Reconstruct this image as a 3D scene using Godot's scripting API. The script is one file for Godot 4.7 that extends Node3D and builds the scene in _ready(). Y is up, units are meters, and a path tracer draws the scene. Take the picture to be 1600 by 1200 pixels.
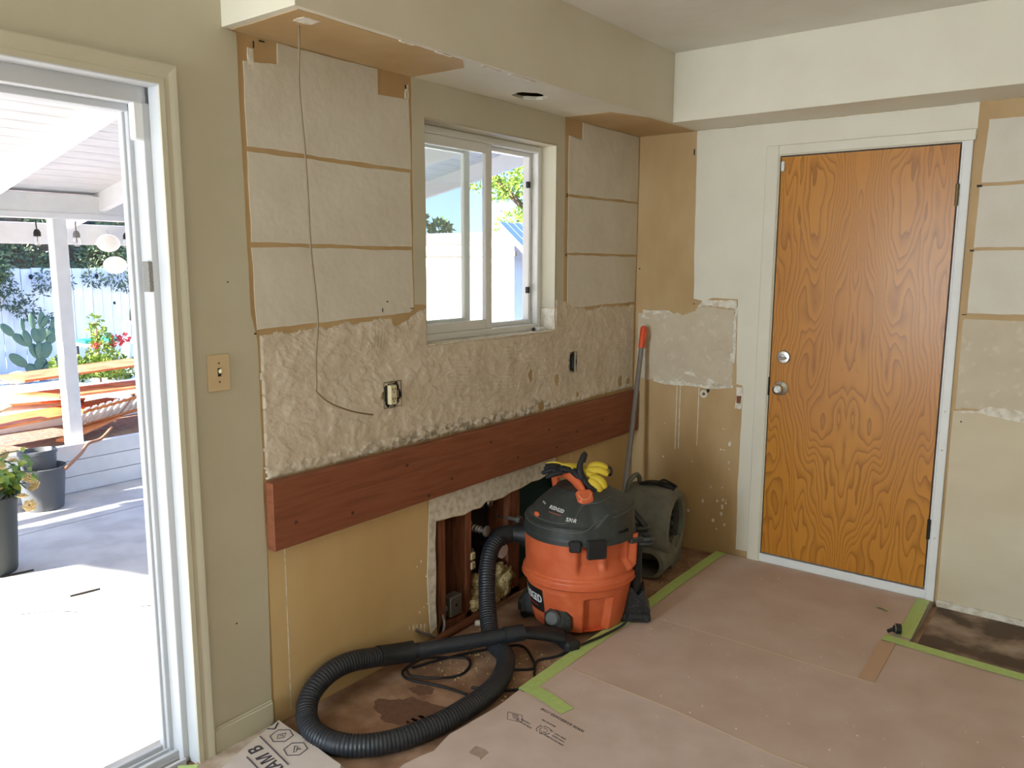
extends Node3D
# A stripped kitchen corner: window wall (x = 0), door wall (z = 0), patio beyond the sliding door.
# Metres, y up. The corner of the two walls stands on the origin.

var counts := {}
var M := {}
var rng := RandomNumberGenerator.new()

const SOFFIT := 2.247
const CEIL := 2.574
const SUB := -0.025

func _ready() -> void:
	rng.seed = 20240611
	set_camera_and_light()
	make_materials()
	build_room()
	build_wall_layers()
	build_window()
	build_patio_door()
	build_wood_door()
	build_floor()
	build_wall_fittings()
	build_wall_cavity()
	build_vacuum()
	build_gloves()
	build_hose_and_cords()
	build_air_mover()
	build_broom()
	build_floor_bits()
	build_patio()
	build_patio_things()
	build_garden()
	build_beyond_window()

func set_camera_and_light() -> void:
	var cam := Camera3D.new()
	cam.name = "camera"
	cam.position = Vector3(2.193, 1.562, 4.033)
	cam.rotation_degrees = Vector3(-8.658, 37.304, 0.184)
	cam.fov = 51.42
	cam.near = 0.05
	cam.far = 200.0
	cam.current = true
	add_child(cam)
	var env := Environment.new()
	env.tonemap_mode = Environment.TONE_MAPPER_LINEAR
	env.tonemap_exposure = 1.0
	env.background_mode = Environment.BG_SKY
	var sky := Sky.new()
	var sm := ProceduralSkyMaterial.new()
	sm.sky_top_color = Color(0.36, 0.62, 1.0)
	sm.sky_horizon_color = Color(0.76, 0.9, 0.97)
	sm.ground_bottom_color = Color(0.5, 0.47, 0.42)
	sm.ground_horizon_color = Color(0.7, 0.7, 0.68)
	sm.sky_energy_multiplier = 1.45
	sky.sky_material = sm
	env.sky = sky
	env.ambient_light_source = Environment.AMBIENT_SOURCE_SKY
	env.sdfgi_enabled = true
	env.ssao_enabled = true
	env.ssil_enabled = true
	var we := WorldEnvironment.new()
	we.name = "environment"
	we.environment = env
	add_child(we)
	var sun := DirectionalLight3D.new()
	sun.name = "sun"
	sun.light_color = Color(1.0, 0.985, 0.95)
	sun.light_energy = 8.5
	sun.light_angular_distance = 0.53
	sun.shadow_enabled = true
	add_child(sun)
	sun.look_at_from_position(Vector3(-6.1, 10, 19), Vector3.ZERO, Vector3.UP)
	# added fill light behind the camera, set in an invented rear window
	area_light("added_rear_fill", Vector3(0.42, 1.35, 6.93), Vector3(0, 0, -1), Vector2(0.6, 1.9), 13.0, Color(0.895, 0.955, 1.0))

func area_light(called: String, at: Vector3, towards: Vector3, size: Vector2, energy: float, color: Color) -> void:
	var l := AreaLight3D.new()
	l.name = called
	l.light_color = color
	l.light_energy = energy
	l.area_size = size
	l.area_range = 14.0
	l.area_attenuation = 2.0
	l.shadow_enabled = true
	add_child(l)
	l.look_at_from_position(at, at + towards, Vector3.UP)

# ---------------------------------------------------------------- naming
func numbered(called: String) -> String:
	counts[called] = counts.get(called, 0) + 1
	return called if counts[called] == 1 else "%s_%03d" % [called, counts[called] - 1]

func tag(o: Node, label := "", category := "", group := "", kind := "") -> Node:
	if label: o.set_meta("label", label)
	if category: o.set_meta("category", category)
	if group: o.set_meta("group", group)
	if kind: o.set_meta("kind", kind)
	return o

func thing(called: String, label: String, category: String, at := Vector3.ZERO, turn := 0.0, group := "") -> Node3D:
	var o := Node3D.new()
	o.name = numbered(called)
	add_child(o)
	o.position = at
	o.rotation.y = turn
	tag(o, label, category, group)
	return o

func put(called: String, mesh: Mesh, mat: Material, parent: Node = self) -> MeshInstance3D:
	var o := MeshInstance3D.new()
	o.name = numbered(called) if parent == self else called
	o.mesh = mesh
	o.material_override = mat
	o.cast_shadow = GeometryInstance3D.SHADOW_CASTING_SETTING_ON
	parent.add_child(o, true)
	return o

func obj(called: String, st: SurfaceTool, mat: Material, parent: Node = self) -> MeshInstance3D:
	st.generate_normals()
	return put(called, st.commit(), mat, parent)

func struct_(called: String, st: SurfaceTool, mat: Material, label: String, category: String) -> MeshInstance3D:
	var o := obj(called, st, mat)
	tag(o, label, category, "", "structure")
	return o

# ---------------------------------------------------------------- shapes
func S() -> SurfaceTool:
	var st := SurfaceTool.new()
	st.begin(Mesh.PRIMITIVE_TRIANGLES)
	st.set_smooth_group(-1)
	return st

func V(x: float, y: float, z: float) -> Vector3:
	return Vector3(x, y, z)

func face(st: SurfaceTool, pts: Array, outward: Vector3) -> void:
	var n: Vector3 = (pts[1] - pts[0]).cross(pts[2] - pts[0])
	if n.length_squared() < 1e-16 and pts.size() > 3:
		n = (pts[2] - pts[0]).cross(pts[3] - pts[0])
	var flip := n.dot(outward) < 0
	for i in range(1, pts.size() - 1):
		st.add_vertex(pts[0])
		st.add_vertex(pts[i] if flip else pts[i + 1])
		st.add_vertex(pts[i + 1] if flip else pts[i])

func box(st: SurfaceTool, c: Vector3, s: Vector3, b := 0.0, bas := Basis()) -> void:
	st.set_smooth_group(-1)
	var h := s.abs() * 0.5
	b = minf(b, minf(h.x, minf(h.y, h.z)) * 0.8)
	var pt := func(sg: Vector3, k: int) -> Vector3:
		var p := h - Vector3.ONE * b
		p[k] = h[k]
		return c + bas * (p * sg)
	for k in 3:
		var k1 := (k + 1) % 3
		var k2 := (k + 2) % 3
		for s0 in [-1.0, 1.0]:
			var q := []
			for w in [[-1, -1], [1, -1], [1, 1], [-1, 1]]:
				var sg := Vector3.ZERO
				sg[k] = s0
				sg[k1] = w[0]
				sg[k2] = w[1]
				q.append(pt.call(sg, k))
			var d := Vector3.ZERO
			d[k] = s0
			face(st, q, bas * d)
			if b > 0.0:
				for s1 in [-1.0, 1.0]:
					var a := Vector3.ZERO
					a[k] = s0
					a[k1] = s1
					a[k2] = -1
					var e := a
					e[k2] = 1
					var od := Vector3.ZERO
					od[k] = s0
					od[k1] = s1
					face(st, [pt.call(a, k), pt.call(e, k), pt.call(e, k1), pt.call(a, k1)], bas * od)
	if b > 0.0:
		for i in 8:
			var sg := Vector3(-1.0 if i & 1 else 1.0, -1.0 if i & 2 else 1.0, -1.0 if i & 4 else 1.0)
			face(st, [pt.call(sg, 0), pt.call(sg, 1), pt.call(sg, 2)], bas * sg)

# box by its two corners
func bx(st: SurfaceTool, a: Vector3, e: Vector3, b := 0.0) -> void:
	box(st, (a + e) * 0.5, (e - a).abs(), b)

# a straight bar of rectangular section between two points
func bar(st: SurfaceTool, a: Vector3, e: Vector3, w: float, t: float, b := 0.0, up := Vector3.UP) -> void:
	var d := (e - a).normalized()
	var side := up.cross(d)
	if side.length() < 0.01: side = Vector3.RIGHT.cross(d)
	side = side.normalized()
	box(st, (a + e) * 0.5, Vector3(w, t, a.distance_to(e)), b, Basis(side, d.cross(side), d))

func smooth(pts: Array, n := 8) -> PackedVector3Array:
	var out := PackedVector3Array()
	for i in pts.size() - 1:
		var p0: Vector3 = pts[maxi(i - 1, 0)]
		var p1: Vector3 = pts[i]
		var p2: Vector3 = pts[i + 1]
		var p3: Vector3 = pts[mini(i + 2, pts.size() - 1)]
		for k in n:
			out.append(p1.cubic_interpolate(p2, p0, p3, float(k) / n))
	out.append(pts[-1])
	return out

func ring_frames(p: PackedVector3Array) -> Array:
	var fr := []
	var nrm := Vector3.ZERO
	for i in p.size():
		var t := (p[mini(i + 1, p.size() - 1)] - p[maxi(i - 1, 0)]).normalized()
		if i == 0:
			nrm = t.cross(Vector3.UP)
			if nrm.length() < 0.05: nrm = t.cross(Vector3.RIGHT)
		nrm = (nrm - t * nrm.dot(t)).normalized()
		fr.append([nrm, t.cross(nrm)])
	return fr

func tube(st: SurfaceTool, pts, rad, seg := 10, caps := true, flat := 1.0) -> void:
	var p := PackedVector3Array(pts)
	var fr := ring_frames(p)
	var rings := []
	for i in p.size():
		var r: float = rad[i] if rad is Array or rad is PackedFloat32Array else rad
		var ring := []
		for k in seg:
			var a := TAU * k / seg
			ring.append(p[i] + (fr[i][0] * cos(a) + fr[i][1] * sin(a) * flat) * r)
		rings.append(ring)
	st.set_smooth_group(1)
	for i in p.size() - 1:
		for k in seg:
			var k2 := (k + 1) % seg
			var mid: Vector3 = (rings[i][k] + rings[i + 1][k2]) * 0.5
			face(st, [rings[i][k], rings[i][k2], rings[i + 1][k2], rings[i + 1][k]], mid - (p[i] + p[i + 1]) * 0.5)
	st.set_smooth_group(-1)
	if caps:
		face(st, rings[0], p[0] - p[1])
		face(st, rings[-1], p[-1] - p[-2])

# profile of (radius, height) turned round the local y axis
func lathe(st: SurfaceTool, prof: Array, seg := 24, xf := Transform3D(), a0 := 0.0, a1 := TAU) -> void:
	var g := 2
	for i in prof.size() - 1:
		var p: Vector2 = prof[i]
		var q: Vector2 = prof[i + 1]
		if i > 0:
			var d0: Vector2 = p - prof[i - 1]
			if absf(d0.angle_to(q - p)) > 0.6: g += 1
		st.set_smooth_group(g)
		var nn := Vector2(q.y - p.y, -(q.x - p.x))
		for k in seg:
			var a := lerpf(a0, a1, float(k) / seg)
			var b := lerpf(a0, a1, float(k + 1) / seg)
			if a1 - a0 > 6.28 and k == seg - 1: b = a0
			var m := (a + b) * 0.5 if b > a else (a + a0 + TAU) * 0.5
			var da := Vector3(sin(a), 0, cos(a))
			var db := Vector3(sin(b), 0, cos(b))
			var o := xf.basis * (Vector3(sin(m), 0, cos(m)) * nn.x + Vector3.UP * nn.y)
			var q4 := []
			for v in [[da, p], [db, p], [db, q], [da, q]]:
				var w: Vector3 = xf * (v[0] * v[1].x + Vector3.UP * v[1].y)
				if q4.is_empty() or w.distance_to(q4[-1]) > 1e-7: q4.append(w)
			if q4.size() > 2 and q4[0].distance_to(q4[-1]) < 1e-7: q4.pop_back()
			if q4.size() > 2: face(st, q4, o)
	st.set_smooth_group(-1)

# a flat outline in local XY drawn out from z0 to z1
func prism(st: SurfaceTool, poly: PackedVector2Array, z0: float, z1: float, xf := Transform3D(), sides := true) -> void:
	st.set_smooth_group(-1)
	var ix := Geometry2D.triangulate_polygon(poly)
	if ix.is_empty():
		push_warning("outline could not be cut into triangles")
		return
	for i in range(0, ix.size(), 3):
		var t := [poly[ix[i]], poly[ix[i + 1]], poly[ix[i + 2]]]
		face(st, t.map(func(v): return xf * Vector3(v.x, v.y, z1)), xf.basis.z * signf(z1 - z0))
		face(st, t.map(func(v): return xf * Vector3(v.x, v.y, z0)), xf.basis.z * signf(z0 - z1))
	if not sides: return
	var cw := Geometry2D.is_polygon_clockwise(poly)
	for i in poly.size():
		var a := poly[i]
		var b := poly[(i + 1) % poly.size()]
		var n := Vector2(b.y - a.y, a.x - b.x) * (-1.0 if cw else 1.0)
		face(st, [xf * V(a.x, a.y, z0), xf * V(b.x, b.y, z0), xf * V(b.x, b.y, z1), xf * V(a.x, a.y, z1)], xf.basis * V(n.x, n.y, 0))

func rect(x0: float, y0: float, x1: float, y1: float) -> PackedVector2Array:
	return PackedVector2Array([Vector2(x0, y0), Vector2(x1, y0), Vector2(x1, y1), Vector2(x0, y1)])

# the outline with a torn edge: points every step, pushed about by amp
func jag(poly: PackedVector2Array, amp := 0.004, step := 0.02, sd := 1) -> PackedVector2Array:
	var r := RandomNumberGenerator.new()
	r.seed = sd
	var out := PackedVector2Array()
	var drift := Vector2.ZERO
	for i in poly.size():
		var a := poly[i]
		var b := poly[(i + 1) % poly.size()]
		var n := maxi(1, int(a.distance_to(b) / step))
		for k in n:
			drift = drift * 0.7 + Vector2(r.randf_range(-1, 1), r.randf_range(-1, 1)) * amp * 0.7
			out.append(a.lerp(b, (float(k) + (0.0 if k == 0 else r.randf_range(-0.25, 0.25))) / n) + drift)
	return out

# rectangle with an outline cut out of it, as two pieces
func ring_with_hole(r0: Rect2, hole: PackedVector2Array) -> Array:
	var mid := 0.0
	for v in hole: mid += v.x / hole.size()
	var parts := []
	for half in [rect(r0.position.x, r0.position.y, mid, r0.end.y), rect(mid, r0.position.y, r0.end.x, r0.end.y)]:
		parts.append_array(Geometry2D.clip_polygons(half, hole))
	return parts

func blob(st: SurfaceTool, c: Vector3, r: Vector3, bas := Basis(), seg := 14, rings := 9, bump := 0.0, sd := 0) -> void:
	st.set_smooth_group(1)
	var nz := FastNoiseLite.new()
	nz.seed = sd
	nz.frequency = 1.2
	var P := []
	for i in rings + 1:
		var row := []
		var ph := PI * i / rings
		for k in seg:
			var a := TAU * k / seg
			var d := Vector3(sin(ph) * cos(a), cos(ph), sin(ph) * sin(a))
			var g := 1.0 + bump * nz.get_noise_3dv(d * 1.5)
			row.append(c + bas * (d * r * g))
		P.append(row)
	for i in rings:
		for k in seg:
			var k2 := (k + 1) % seg
			var q := [P[i][k], P[i][k2], P[i + 1][k2], P[i + 1][k]]
			if i == 0: q = [P[0][0], P[1][k2], P[1][k]]
			elif i == rings - 1: q = [P[i][k], P[i][k2], P[rings][0]]
			face(st, q, (q[0] + q[2]) * 0.5 - c)
	st.set_smooth_group(-1)

# a sheet given by f(u, v) -> point, closed in u when wrapped
func sheet(st: SurfaceTool, nu: int, nv: int, f: Callable, outward: Callable, wrap := false) -> void:
	var P := []
	for i in nu + 1:
		var row := []
		for j in nv + 1:
			row.append(f.call(float(i % nu if wrap else i) / nu, float(j) / nv))
		P.append(row)
	st.set_smooth_group(1)
	for i in nu:
		for j in nv:
			var q := [P[i][j], P[i + 1][j], P[i + 1][j + 1], P[i][j + 1]]
			face(st, q, outward.call((float(i) + 0.5) / nu, (float(j) + 0.5) / nv))
	st.set_smooth_group(-1)

# relief over a wall: cells whose corners are inside(u, v); h(u, v) metres off the wall; edges fall to the wall
func relief(u0: float, u1: float, v0: float, v1: float, step: float, xf: Transform3D, inside: Callable, h: Callable, color: Callable) -> ArrayMesh:
	var nu := int((u1 - u0) / step)
	var nv := int((v1 - v0) / step)
	var ok := PackedByteArray()
	ok.resize((nu + 1) * (nv + 1))
	var hh := PackedFloat32Array()
	hh.resize(ok.size())
	for i in nu + 1:
		for j in nv + 1:
			var u := u0 + i * step
			var v := v0 + j * step
			var k := i * (nv + 1) + j
			ok[k] = 1 if inside.call(u, v) else 0
			hh[k] = h.call(u, v) if ok[k] else 0.0
	for i in nu + 1:
		for j in nv + 1:
			var k := i * (nv + 1) + j
			if not ok[k]: continue
			for w in [[-1, 0], [1, 0], [0, -1], [0, 1]]:
				var a: int = i + w[0]
				var b: int = j + w[1]
				if a < 0 or b < 0 or a > nu or b > nv or not ok[a * (nv + 1) + b]:
					hh[k] = -0.0004
	var pos := PackedVector3Array()
	var nrm := PackedVector3Array()
	var col := PackedColorArray()
	var idx := PackedInt32Array()
	for i in nu + 1:
		for j in nv + 1:
			var k := i * (nv + 1) + j
			var u := u0 + i * step
			var v := v0 + j * step
			pos.append(xf * V(u, v, hh[k]))
			var gx := (hh[mini(i + 1, nu) * (nv + 1) + j] - hh[maxi(i - 1, 0) * (nv + 1) + j]) / (2 * step)
			var gy := (hh[i * (nv + 1) + mini(j + 1, nv)] - hh[i * (nv + 1) + maxi(j - 1, 0)]) / (2 * step)
			nrm.append((xf.basis * V(-gx, -gy, 1)).normalized())
			col.append(color.call(u, v, hh[k]) if ok[k] else Color.WHITE)
	var mirrored := xf.basis.determinant() < 0
	for i in nu:
		for j in nv:
			var a := i * (nv + 1) + j
			var b := a + nv + 1
			if ok[a] and ok[b] and ok[a + 1] and ok[b + 1]:
				if mirrored: idx.append_array([a, b, b + 1, a, b + 1, a + 1])
				else: idx.append_array([a, b + 1, b, a, a + 1, b + 1])
	var arr := []
	arr.resize(Mesh.ARRAY_MAX)
	arr[Mesh.ARRAY_VERTEX] = pos
	arr[Mesh.ARRAY_NORMAL] = nrm
	arr[Mesh.ARRAY_COLOR] = col
	arr[Mesh.ARRAY_INDEX] = idx
	var m := ArrayMesh.new()
	m.add_surface_from_arrays(Mesh.PRIMITIVE_TRIANGLES, arr)
	return m

func lettering(called: String, words: String, height: float, mat: Material, parent: Node, xf: Transform3D, bold := true, thick := 0.0006) -> void:
	var t := TextMesh.new()
	var f := SystemFont.new()
	f.font_names = PackedStringArray(["Droid Sans"])
	f.font_weight = 700 if bold else 400
	t.font = f
	t.text = words
	t.font_size = 48
	t.pixel_size = height / 34.0
	t.depth = thick
	t.curve_step = 2.0
	var o := put(called, t, mat, parent)
	o.transform = xf

# axes for a thing lying on a surface: right along the writing, n the way it faces
func lie(right: Vector3, n: Vector3, at: Vector3) -> Transform3D:
	var z := n.normalized()
	var x := (right - z * right.dot(z)).normalized()
	return Transform3D(Basis(x, z.cross(x), z), at)

# wall planes: (u, v, off the wall)
var ON_WINDOW_WALL := Transform3D(Basis(Vector3(0, 0, 1), Vector3(0, 1, 0), Vector3(1, 0, 0)), Vector3.ZERO)
var ON_DOOR_WALL := Transform3D(Basis(), Vector3.ZERO)
# floor plane: (x, z, up)
var ON_FLOOR := Transform3D(Basis(Vector3(1, 0, 0), Vector3(0, 0, 1), Vector3(0, 1, 0)), Vector3.ZERO)

# ---------------------------------------------------------------- materials
func rgb(r: int, g: int, b: int) -> Color:
	return Color8(r, g, b)

func plain(color: Color, rough := 0.6, metal := 0.0) -> StandardMaterial3D:
	var m := StandardMaterial3D.new()
	m.albedo_color = color
	m.roughness = rough
	m.metallic = metal
	return m

func noise(sd: int, freq: float, oct := 4, kind := FastNoiseLite.TYPE_SIMPLEX_SMOOTH) -> FastNoiseLite:
	var n := FastNoiseLite.new()
	n.seed = sd
	n.frequency = freq
	n.noise_type = kind
	n.fractal_octaves = oct
	return n

var noise_pictures := {}

func noise_picture(sd: int, freq: float, oct := 4, ramp: Gradient = null, size := 512) -> NoiseTexture2D:
	var key := "%d %f %d %d" % [sd, freq, oct, size]
	if ramp == null and noise_pictures.has(key): return noise_pictures[key]
	var t := NoiseTexture2D.new()
	t.width = size
	t.height = size
	t.seamless = true
	t.noise = noise(sd, freq, oct)
	if ramp: t.color_ramp = ramp
	else: noise_pictures[key] = t
	return t

func ramp(cols: Array, offs: Array = []) -> Gradient:
	var g := Gradient.new()
	var o := PackedFloat32Array()
	for i in cols.size(): o.append(offs[i] if offs.size() else float(i) / (cols.size() - 1))
	g.offsets = o
	g.colors = PackedColorArray(cols)
	return g

# mottled material: colours over noise, period metres, relief in centimetres
func mottled(cols: Array, offs: Array, period: float, freq: float, rough: float, bump := 0.0, sd := 1, stretch := Vector3.ONE, world := true) -> StandardMaterial3D:
	var m := StandardMaterial3D.new()
	m.albedo_texture = noise_picture(sd, freq, 5, ramp(cols, offs))
	m.roughness = rough
	m.uv1_triplanar = true
	m.uv1_world_triplanar = world
	m.uv1_scale = stretch / period
	m.uv1_triplanar_sharpness = 8.0
	if bump >= 0.08:
		m.heightmap_enabled = true
		m.heightmap_texture = noise_picture(77, 0.03, 5)
		m.heightmap_scale = bump
	return m

func make_materials() -> void:
	M.cream = mottled([rgb(196, 188, 163), rgb(200, 192, 168), rgb(204, 197, 174)], [], 1.7, 0.006, 0.55, 0.05, 3)  # same paint as cream2, with the window wall's shade put into the colour
	M.soffit = mottled([rgb(218, 209, 187), rgb(222, 214, 193), rgb(226, 219, 200)], [], 1.7, 0.006, 0.55, 0.05, 3)  # lighter copy of cream; the soffit's stronger light sits in the colour
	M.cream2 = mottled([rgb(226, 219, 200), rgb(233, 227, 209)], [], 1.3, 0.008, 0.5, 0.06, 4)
	M.ceiling = mottled([rgb(226, 221, 207), rgb(233, 229, 217)], [], 1.5, 0.008, 0.8, 0.1, 5)
	M.patch = mottled([rgb(214, 205, 188), rgb(218, 210, 194), rgb(222, 215, 200)], [0.1, 0.5, 0.9], 1.1, 0.008, 0.6, 0.12, 6)
	M.tan = mottled([rgb(184, 151, 104), rgb(191, 159, 112), rgb(197, 167, 122)], [0.15, 0.5, 0.85], 1.4, 0.008, 0.6, 0.05, 7, Vector3(1, 0.5, 1))
	M.tan_low = mottled([rgb(203, 169, 114), rgb(211, 179, 126), rgb(217, 187, 136)], [0.1, 0.5, 0.9], 1.9, 0.006, 0.55, 0.05, 8, Vector3(1, 0.4, 1))
	M.beige_low = mottled([rgb(208, 192, 160), rgb(216, 202, 174), rgb(223, 211, 187)], [0.2, 0.5, 0.8], 1.9, 0.005, 0.55, 0.05, 9, Vector3(0.5, 1, 1))
	var pl := plain(Color.WHITE, 0.95)
	pl.vertex_color_use_as_albedo = true
	pl.heightmap_enabled = true
	pl.heightmap_texture = noise_picture(78, 0.04, 5)
	pl.heightmap_scale = 0.07
	pl.uv1_triplanar = true
	pl.uv1_world_triplanar = true
	pl.uv1_scale = Vector3.ONE / 0.25
	M.plaster = pl
	M.gypsum = mottled([rgb(205, 194, 172), rgb(226, 217, 200), rgb(236, 229, 214)], [0.2, 0.5, 0.8], 0.5, 0.02, 0.9, 0.15, 10)
	M.trim = mottled([rgb(224, 217, 198), rgb(230, 224, 206)], [], 0.9, 0.01, 0.4, 0.02, 11)
	M.vinyl = plain(rgb(236, 236, 234), 0.35)
	M.vinyl_shaded = plain(rgb(206, 207, 209), 0.4)  # white vinyl with the patio frame's shade put into the colour
	M.gasket = plain(rgb(120, 118, 112), 0.7)
	M.black = plain(rgb(28, 28, 29), 0.5)
	M.slot_shade = plain(rgb(16, 15, 15), 0.9)  # near-black that stands in for the shade inside slots and holes
	M.steel = plain(rgb(190, 188, 182), 0.28, 1.0)
	M.steel_dull = mottled([rgb(120, 116, 108), rgb(165, 160, 150)], [], 0.1, 0.03, 0.5, 0.0, 12, Vector3.ONE, false)
	M.steel_dull.metallic = 0.8
	M.brass_old = plain(rgb(125, 108, 72), 0.5, 0.7)
	M.iron_dark = plain(rgb(50, 44, 38), 0.6, 0.4)
	M.ledger = mottled([rgb(122, 68, 42), rgb(136, 76, 48), rgb(144, 84, 55), rgb(128, 71, 45)], [0.1, 0.42, 0.62, 0.9], 0.5, 0.012, 0.6, 0.08, 13, Vector3(1, 2.2, 0.16))
	M.stud = mottled([rgb(96, 54, 34), rgb(140, 84, 54), rgb(118, 66, 42)], [0.1, 0.5, 0.9], 0.4, 0.015, 0.8, 0.1, 14, Vector3(2.0, 0.15, 2.0))
	M.sheath = mottled([rgb(40, 33, 28), rgb(52, 42, 35)], [], 0.6, 0.02, 0.95, 0.1, 15)
	M.knot = plain(rgb(84, 44, 30), 0.7)
	M.felt = plain(rgb(24, 50, 50), 0.9)
	M.board = mottled([rgb(198, 172, 155), rgb(204, 179, 163), rgb(209, 186, 171)], [0.15, 0.5, 0.85], 1.6, 0.01, 0.75, 0.03, 16)
	M.board2 = mottled([rgb(204, 181, 167), rgb(209, 187, 174), rgb(214, 193, 181)], [0.15, 0.5, 0.85], 1.2, 0.012, 0.75, 0.03, 17)  # same board, lightened in colour for the brighter lit floor near the patio
	M.board_white = mottled([rgb(212, 199, 190), rgb(222, 210, 202)], [], 0.8, 0.015, 0.7, 0.02, 18)
	M.board_pale = plain(rgb(222, 196, 164), 0.8)
	M.board_edge = plain(rgb(170, 138, 104), 0.9)
	M.concrete = mottled([rgb(132, 98, 74), rgb(150, 114, 88), rgb(162, 127, 100), rgb(176, 142, 115)], [0.15, 0.42, 0.6, 0.85], 1.1, 0.012, 0.85, 0.25, 19)
	M.concrete_pit = mottled([rgb(96, 78, 64), rgb(138, 116, 98), rgb(164, 142, 122), rgb(180, 160, 140)], [0.3, 0.45, 0.6, 0.8], 1.4, 0.008, 0.85, 0.2, 20)
	M.tile = mottled([rgb(178, 158, 138), rgb(204, 188, 170), rgb(216, 202, 186)], [0.2, 0.5, 0.8], 0.7, 0.012, 0.5, 0.04, 21)
	M.grout = plain(rgb(150, 136, 120), 0.95)
	M.green_tape = mottled([rgb(178, 202, 116), rgb(192, 214, 134)], [], 0.3, 0.02, 0.55, 0.06, 22)
	M.clear_tape = plain(rgb(200, 166, 138), 0.45)
	M.ink = plain(rgb(74, 70, 76), 0.8)
	M.orange = mottled([rgb(210, 98, 56), rgb(216, 104, 61), rgb(220, 111, 69)], [0.2, 0.5, 0.8], 0.5, 0.01, 0.45, 0.0, 23, Vector3.ONE, false)
	M.charcoal = mottled([rgb(50, 54, 53), rgb(56, 60, 58), rgb(70, 71, 67)], [0.3, 0.6, 1.0], 0.35, 0.014, 0.5, 0.0, 24, Vector3.ONE, false)
	M.hose = mottled([rgb(34, 37, 42), rgb(44, 48, 54)], [], 0.3, 0.02, 0.42, 0.0, 25, Vector3.ONE, false)
	M.rubber = plain(rgb(26, 27, 29), 0.55)
	M.dusty = mottled([rgb(30, 32, 35), rgb(40, 42, 45), rgb(92, 92, 92)], [0.4, 0.66, 1.0], 0.16, 0.02, 0.4, 0.0, 26, Vector3.ONE, false)
	M.white_print = plain(rgb(228, 228, 224), 0.6)
	M.yellow = mottled([rgb(206, 172, 40), rgb(228, 200, 70)], [], 0.08, 0.03, 0.75, 0.06, 27, Vector3.ONE, false)
	M.glove_black = plain(rgb(30, 30, 33), 0.7)
	M.fan = mottled([rgb(106, 104, 93), rgb(112, 113, 102), rgb(118, 119, 108)], [0.2, 0.5, 0.8], 0.5, 0.012, 0.6, 0.03, 28, Vector3.ONE, false)
	M.pole = plain(rgb(128, 122, 116), 0.4, 0.3)
	M.grip = plain(rgb(226, 84, 36), 0.5)
	M.almond = plain(rgb(214, 190, 150), 0.4)
	M.ivory = plain(rgb(226, 214, 176), 0.45)
	M.wire = plain(rgb(136, 118, 92), 0.55)
	M.foam = mottled([rgb(176, 146, 86), rgb(206, 184, 128), rgb(226, 210, 164)], [0.2, 0.5, 0.85], 0.12, 0.02, 0.95, 0.5, 29)
	M.copper = plain(rgb(120, 72, 44), 0.6, 0.3)
	M.white_paint = mottled([rgb(232, 232, 230), rgb(240, 240, 238)], [], 0.8, 0.012, 0.55, 0.03, 30)
	M.deck_white = mottled([rgb(214, 214, 213), rgb(221, 220, 219), rgb(227, 226, 224)], [0.15, 0.45, 0.85], 0.6, 0.012, 0.65, 0.08, 31, Vector3(1, 1, 0.3))
	M.fence = mottled([rgb(222, 223, 228), rgb(229, 230, 234), rgb(234, 235, 238)], [0.2, 0.5, 0.8], 0.8, 0.01, 0.75, 0.06, 32, Vector3(1, 0.3, 1))
	M.slab = mottled([rgb(192, 190, 187), rgb(206, 204, 201), rgb(214, 212, 208)], [0.2, 0.5, 0.85], 1.8, 0.01, 0.85, 0.08, 33)
	M.earth = mottled([rgb(120, 100, 84), rgb(160, 142, 124)], [], 0.8, 0.02, 0.95, 0.4, 34)
	M.ply = mottled([rgb(176, 98, 50), rgb(206, 126, 72), rgb(216, 142, 88)], [0.15, 0.5, 0.85], 0.5, 0.012, 0.6, 0.03, 35, Vector3(0.3, 2, 0.3))
	M.ply_pale = mottled([rgb(196, 156, 112), rgb(220, 186, 146)], [], 0.5, 0.014, 0.7, 0.03, 36, Vector3(0.3, 2, 0.3))
	M.pot = plain(rgb(92, 95, 98), 0.45)
	M.pot2 = plain(rgb(56, 60, 58), 0.5)
	M.cactus = mottled([rgb(66, 88, 70), rgb(74, 98, 78), rgb(82, 106, 86)], [0.2, 0.5, 0.8], 0.3, 0.015, 0.7, 0.03, 37, Vector3.ONE, false)
	M.stone = mottled([rgb(170, 160, 150), rgb(206, 198, 190)], [], 0.4, 0.02, 0.9, 0.3, 38)
	M.leaf = leafy(rgb(90, 124, 62))
	M.leaf_light = leafy(rgb(134, 152, 60))
	M.leaf_olive = leafy(rgb(112, 126, 92))
	M.leaf_dark = leafy(rgb(78, 92, 70))
	M.leaf_tree = leafy(rgb(150, 172, 70))
	M.leaf_far = leafy(rgb(96, 122, 82))
	M.petal = leafy(rgb(244, 222, 170))
	M.red = plain(rgb(196, 62, 60), 0.6)
	M.bark = mottled([rgb(92, 74, 60), rgb(130, 108, 88)], [], 0.2, 0.02, 0.95, 0.4, 39)
	M.twig = plain(rgb(168, 120, 92), 0.8)
	M.teal_wire = plain(rgb(40, 150, 118), 0.5)
	M.lantern = plain(rgb(246, 244, 238), 0.8)
	M.lantern.backlight_enabled = true
	M.lantern.backlight = Color(0.9, 0.88, 0.84)
	M.bulb_glass = glass(0.12, Color(0.95, 0.95, 0.93))
	M.pane = glass(0.1, Color(0.78, 0.95, 0.88))
	M.pane_clear = glass(0.05, Color(0.95, 0.98, 0.97))
	M.shed_roof = plain(rgb(128, 148, 190), 0.5, 0.2)  # grey metal, its blue shade mixed into the colour
	M.shed_white = mottled([rgb(234, 231, 224), rgb(240, 238, 232)], [], 0.8, 0.015, 0.8, 0.05, 40)
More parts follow.
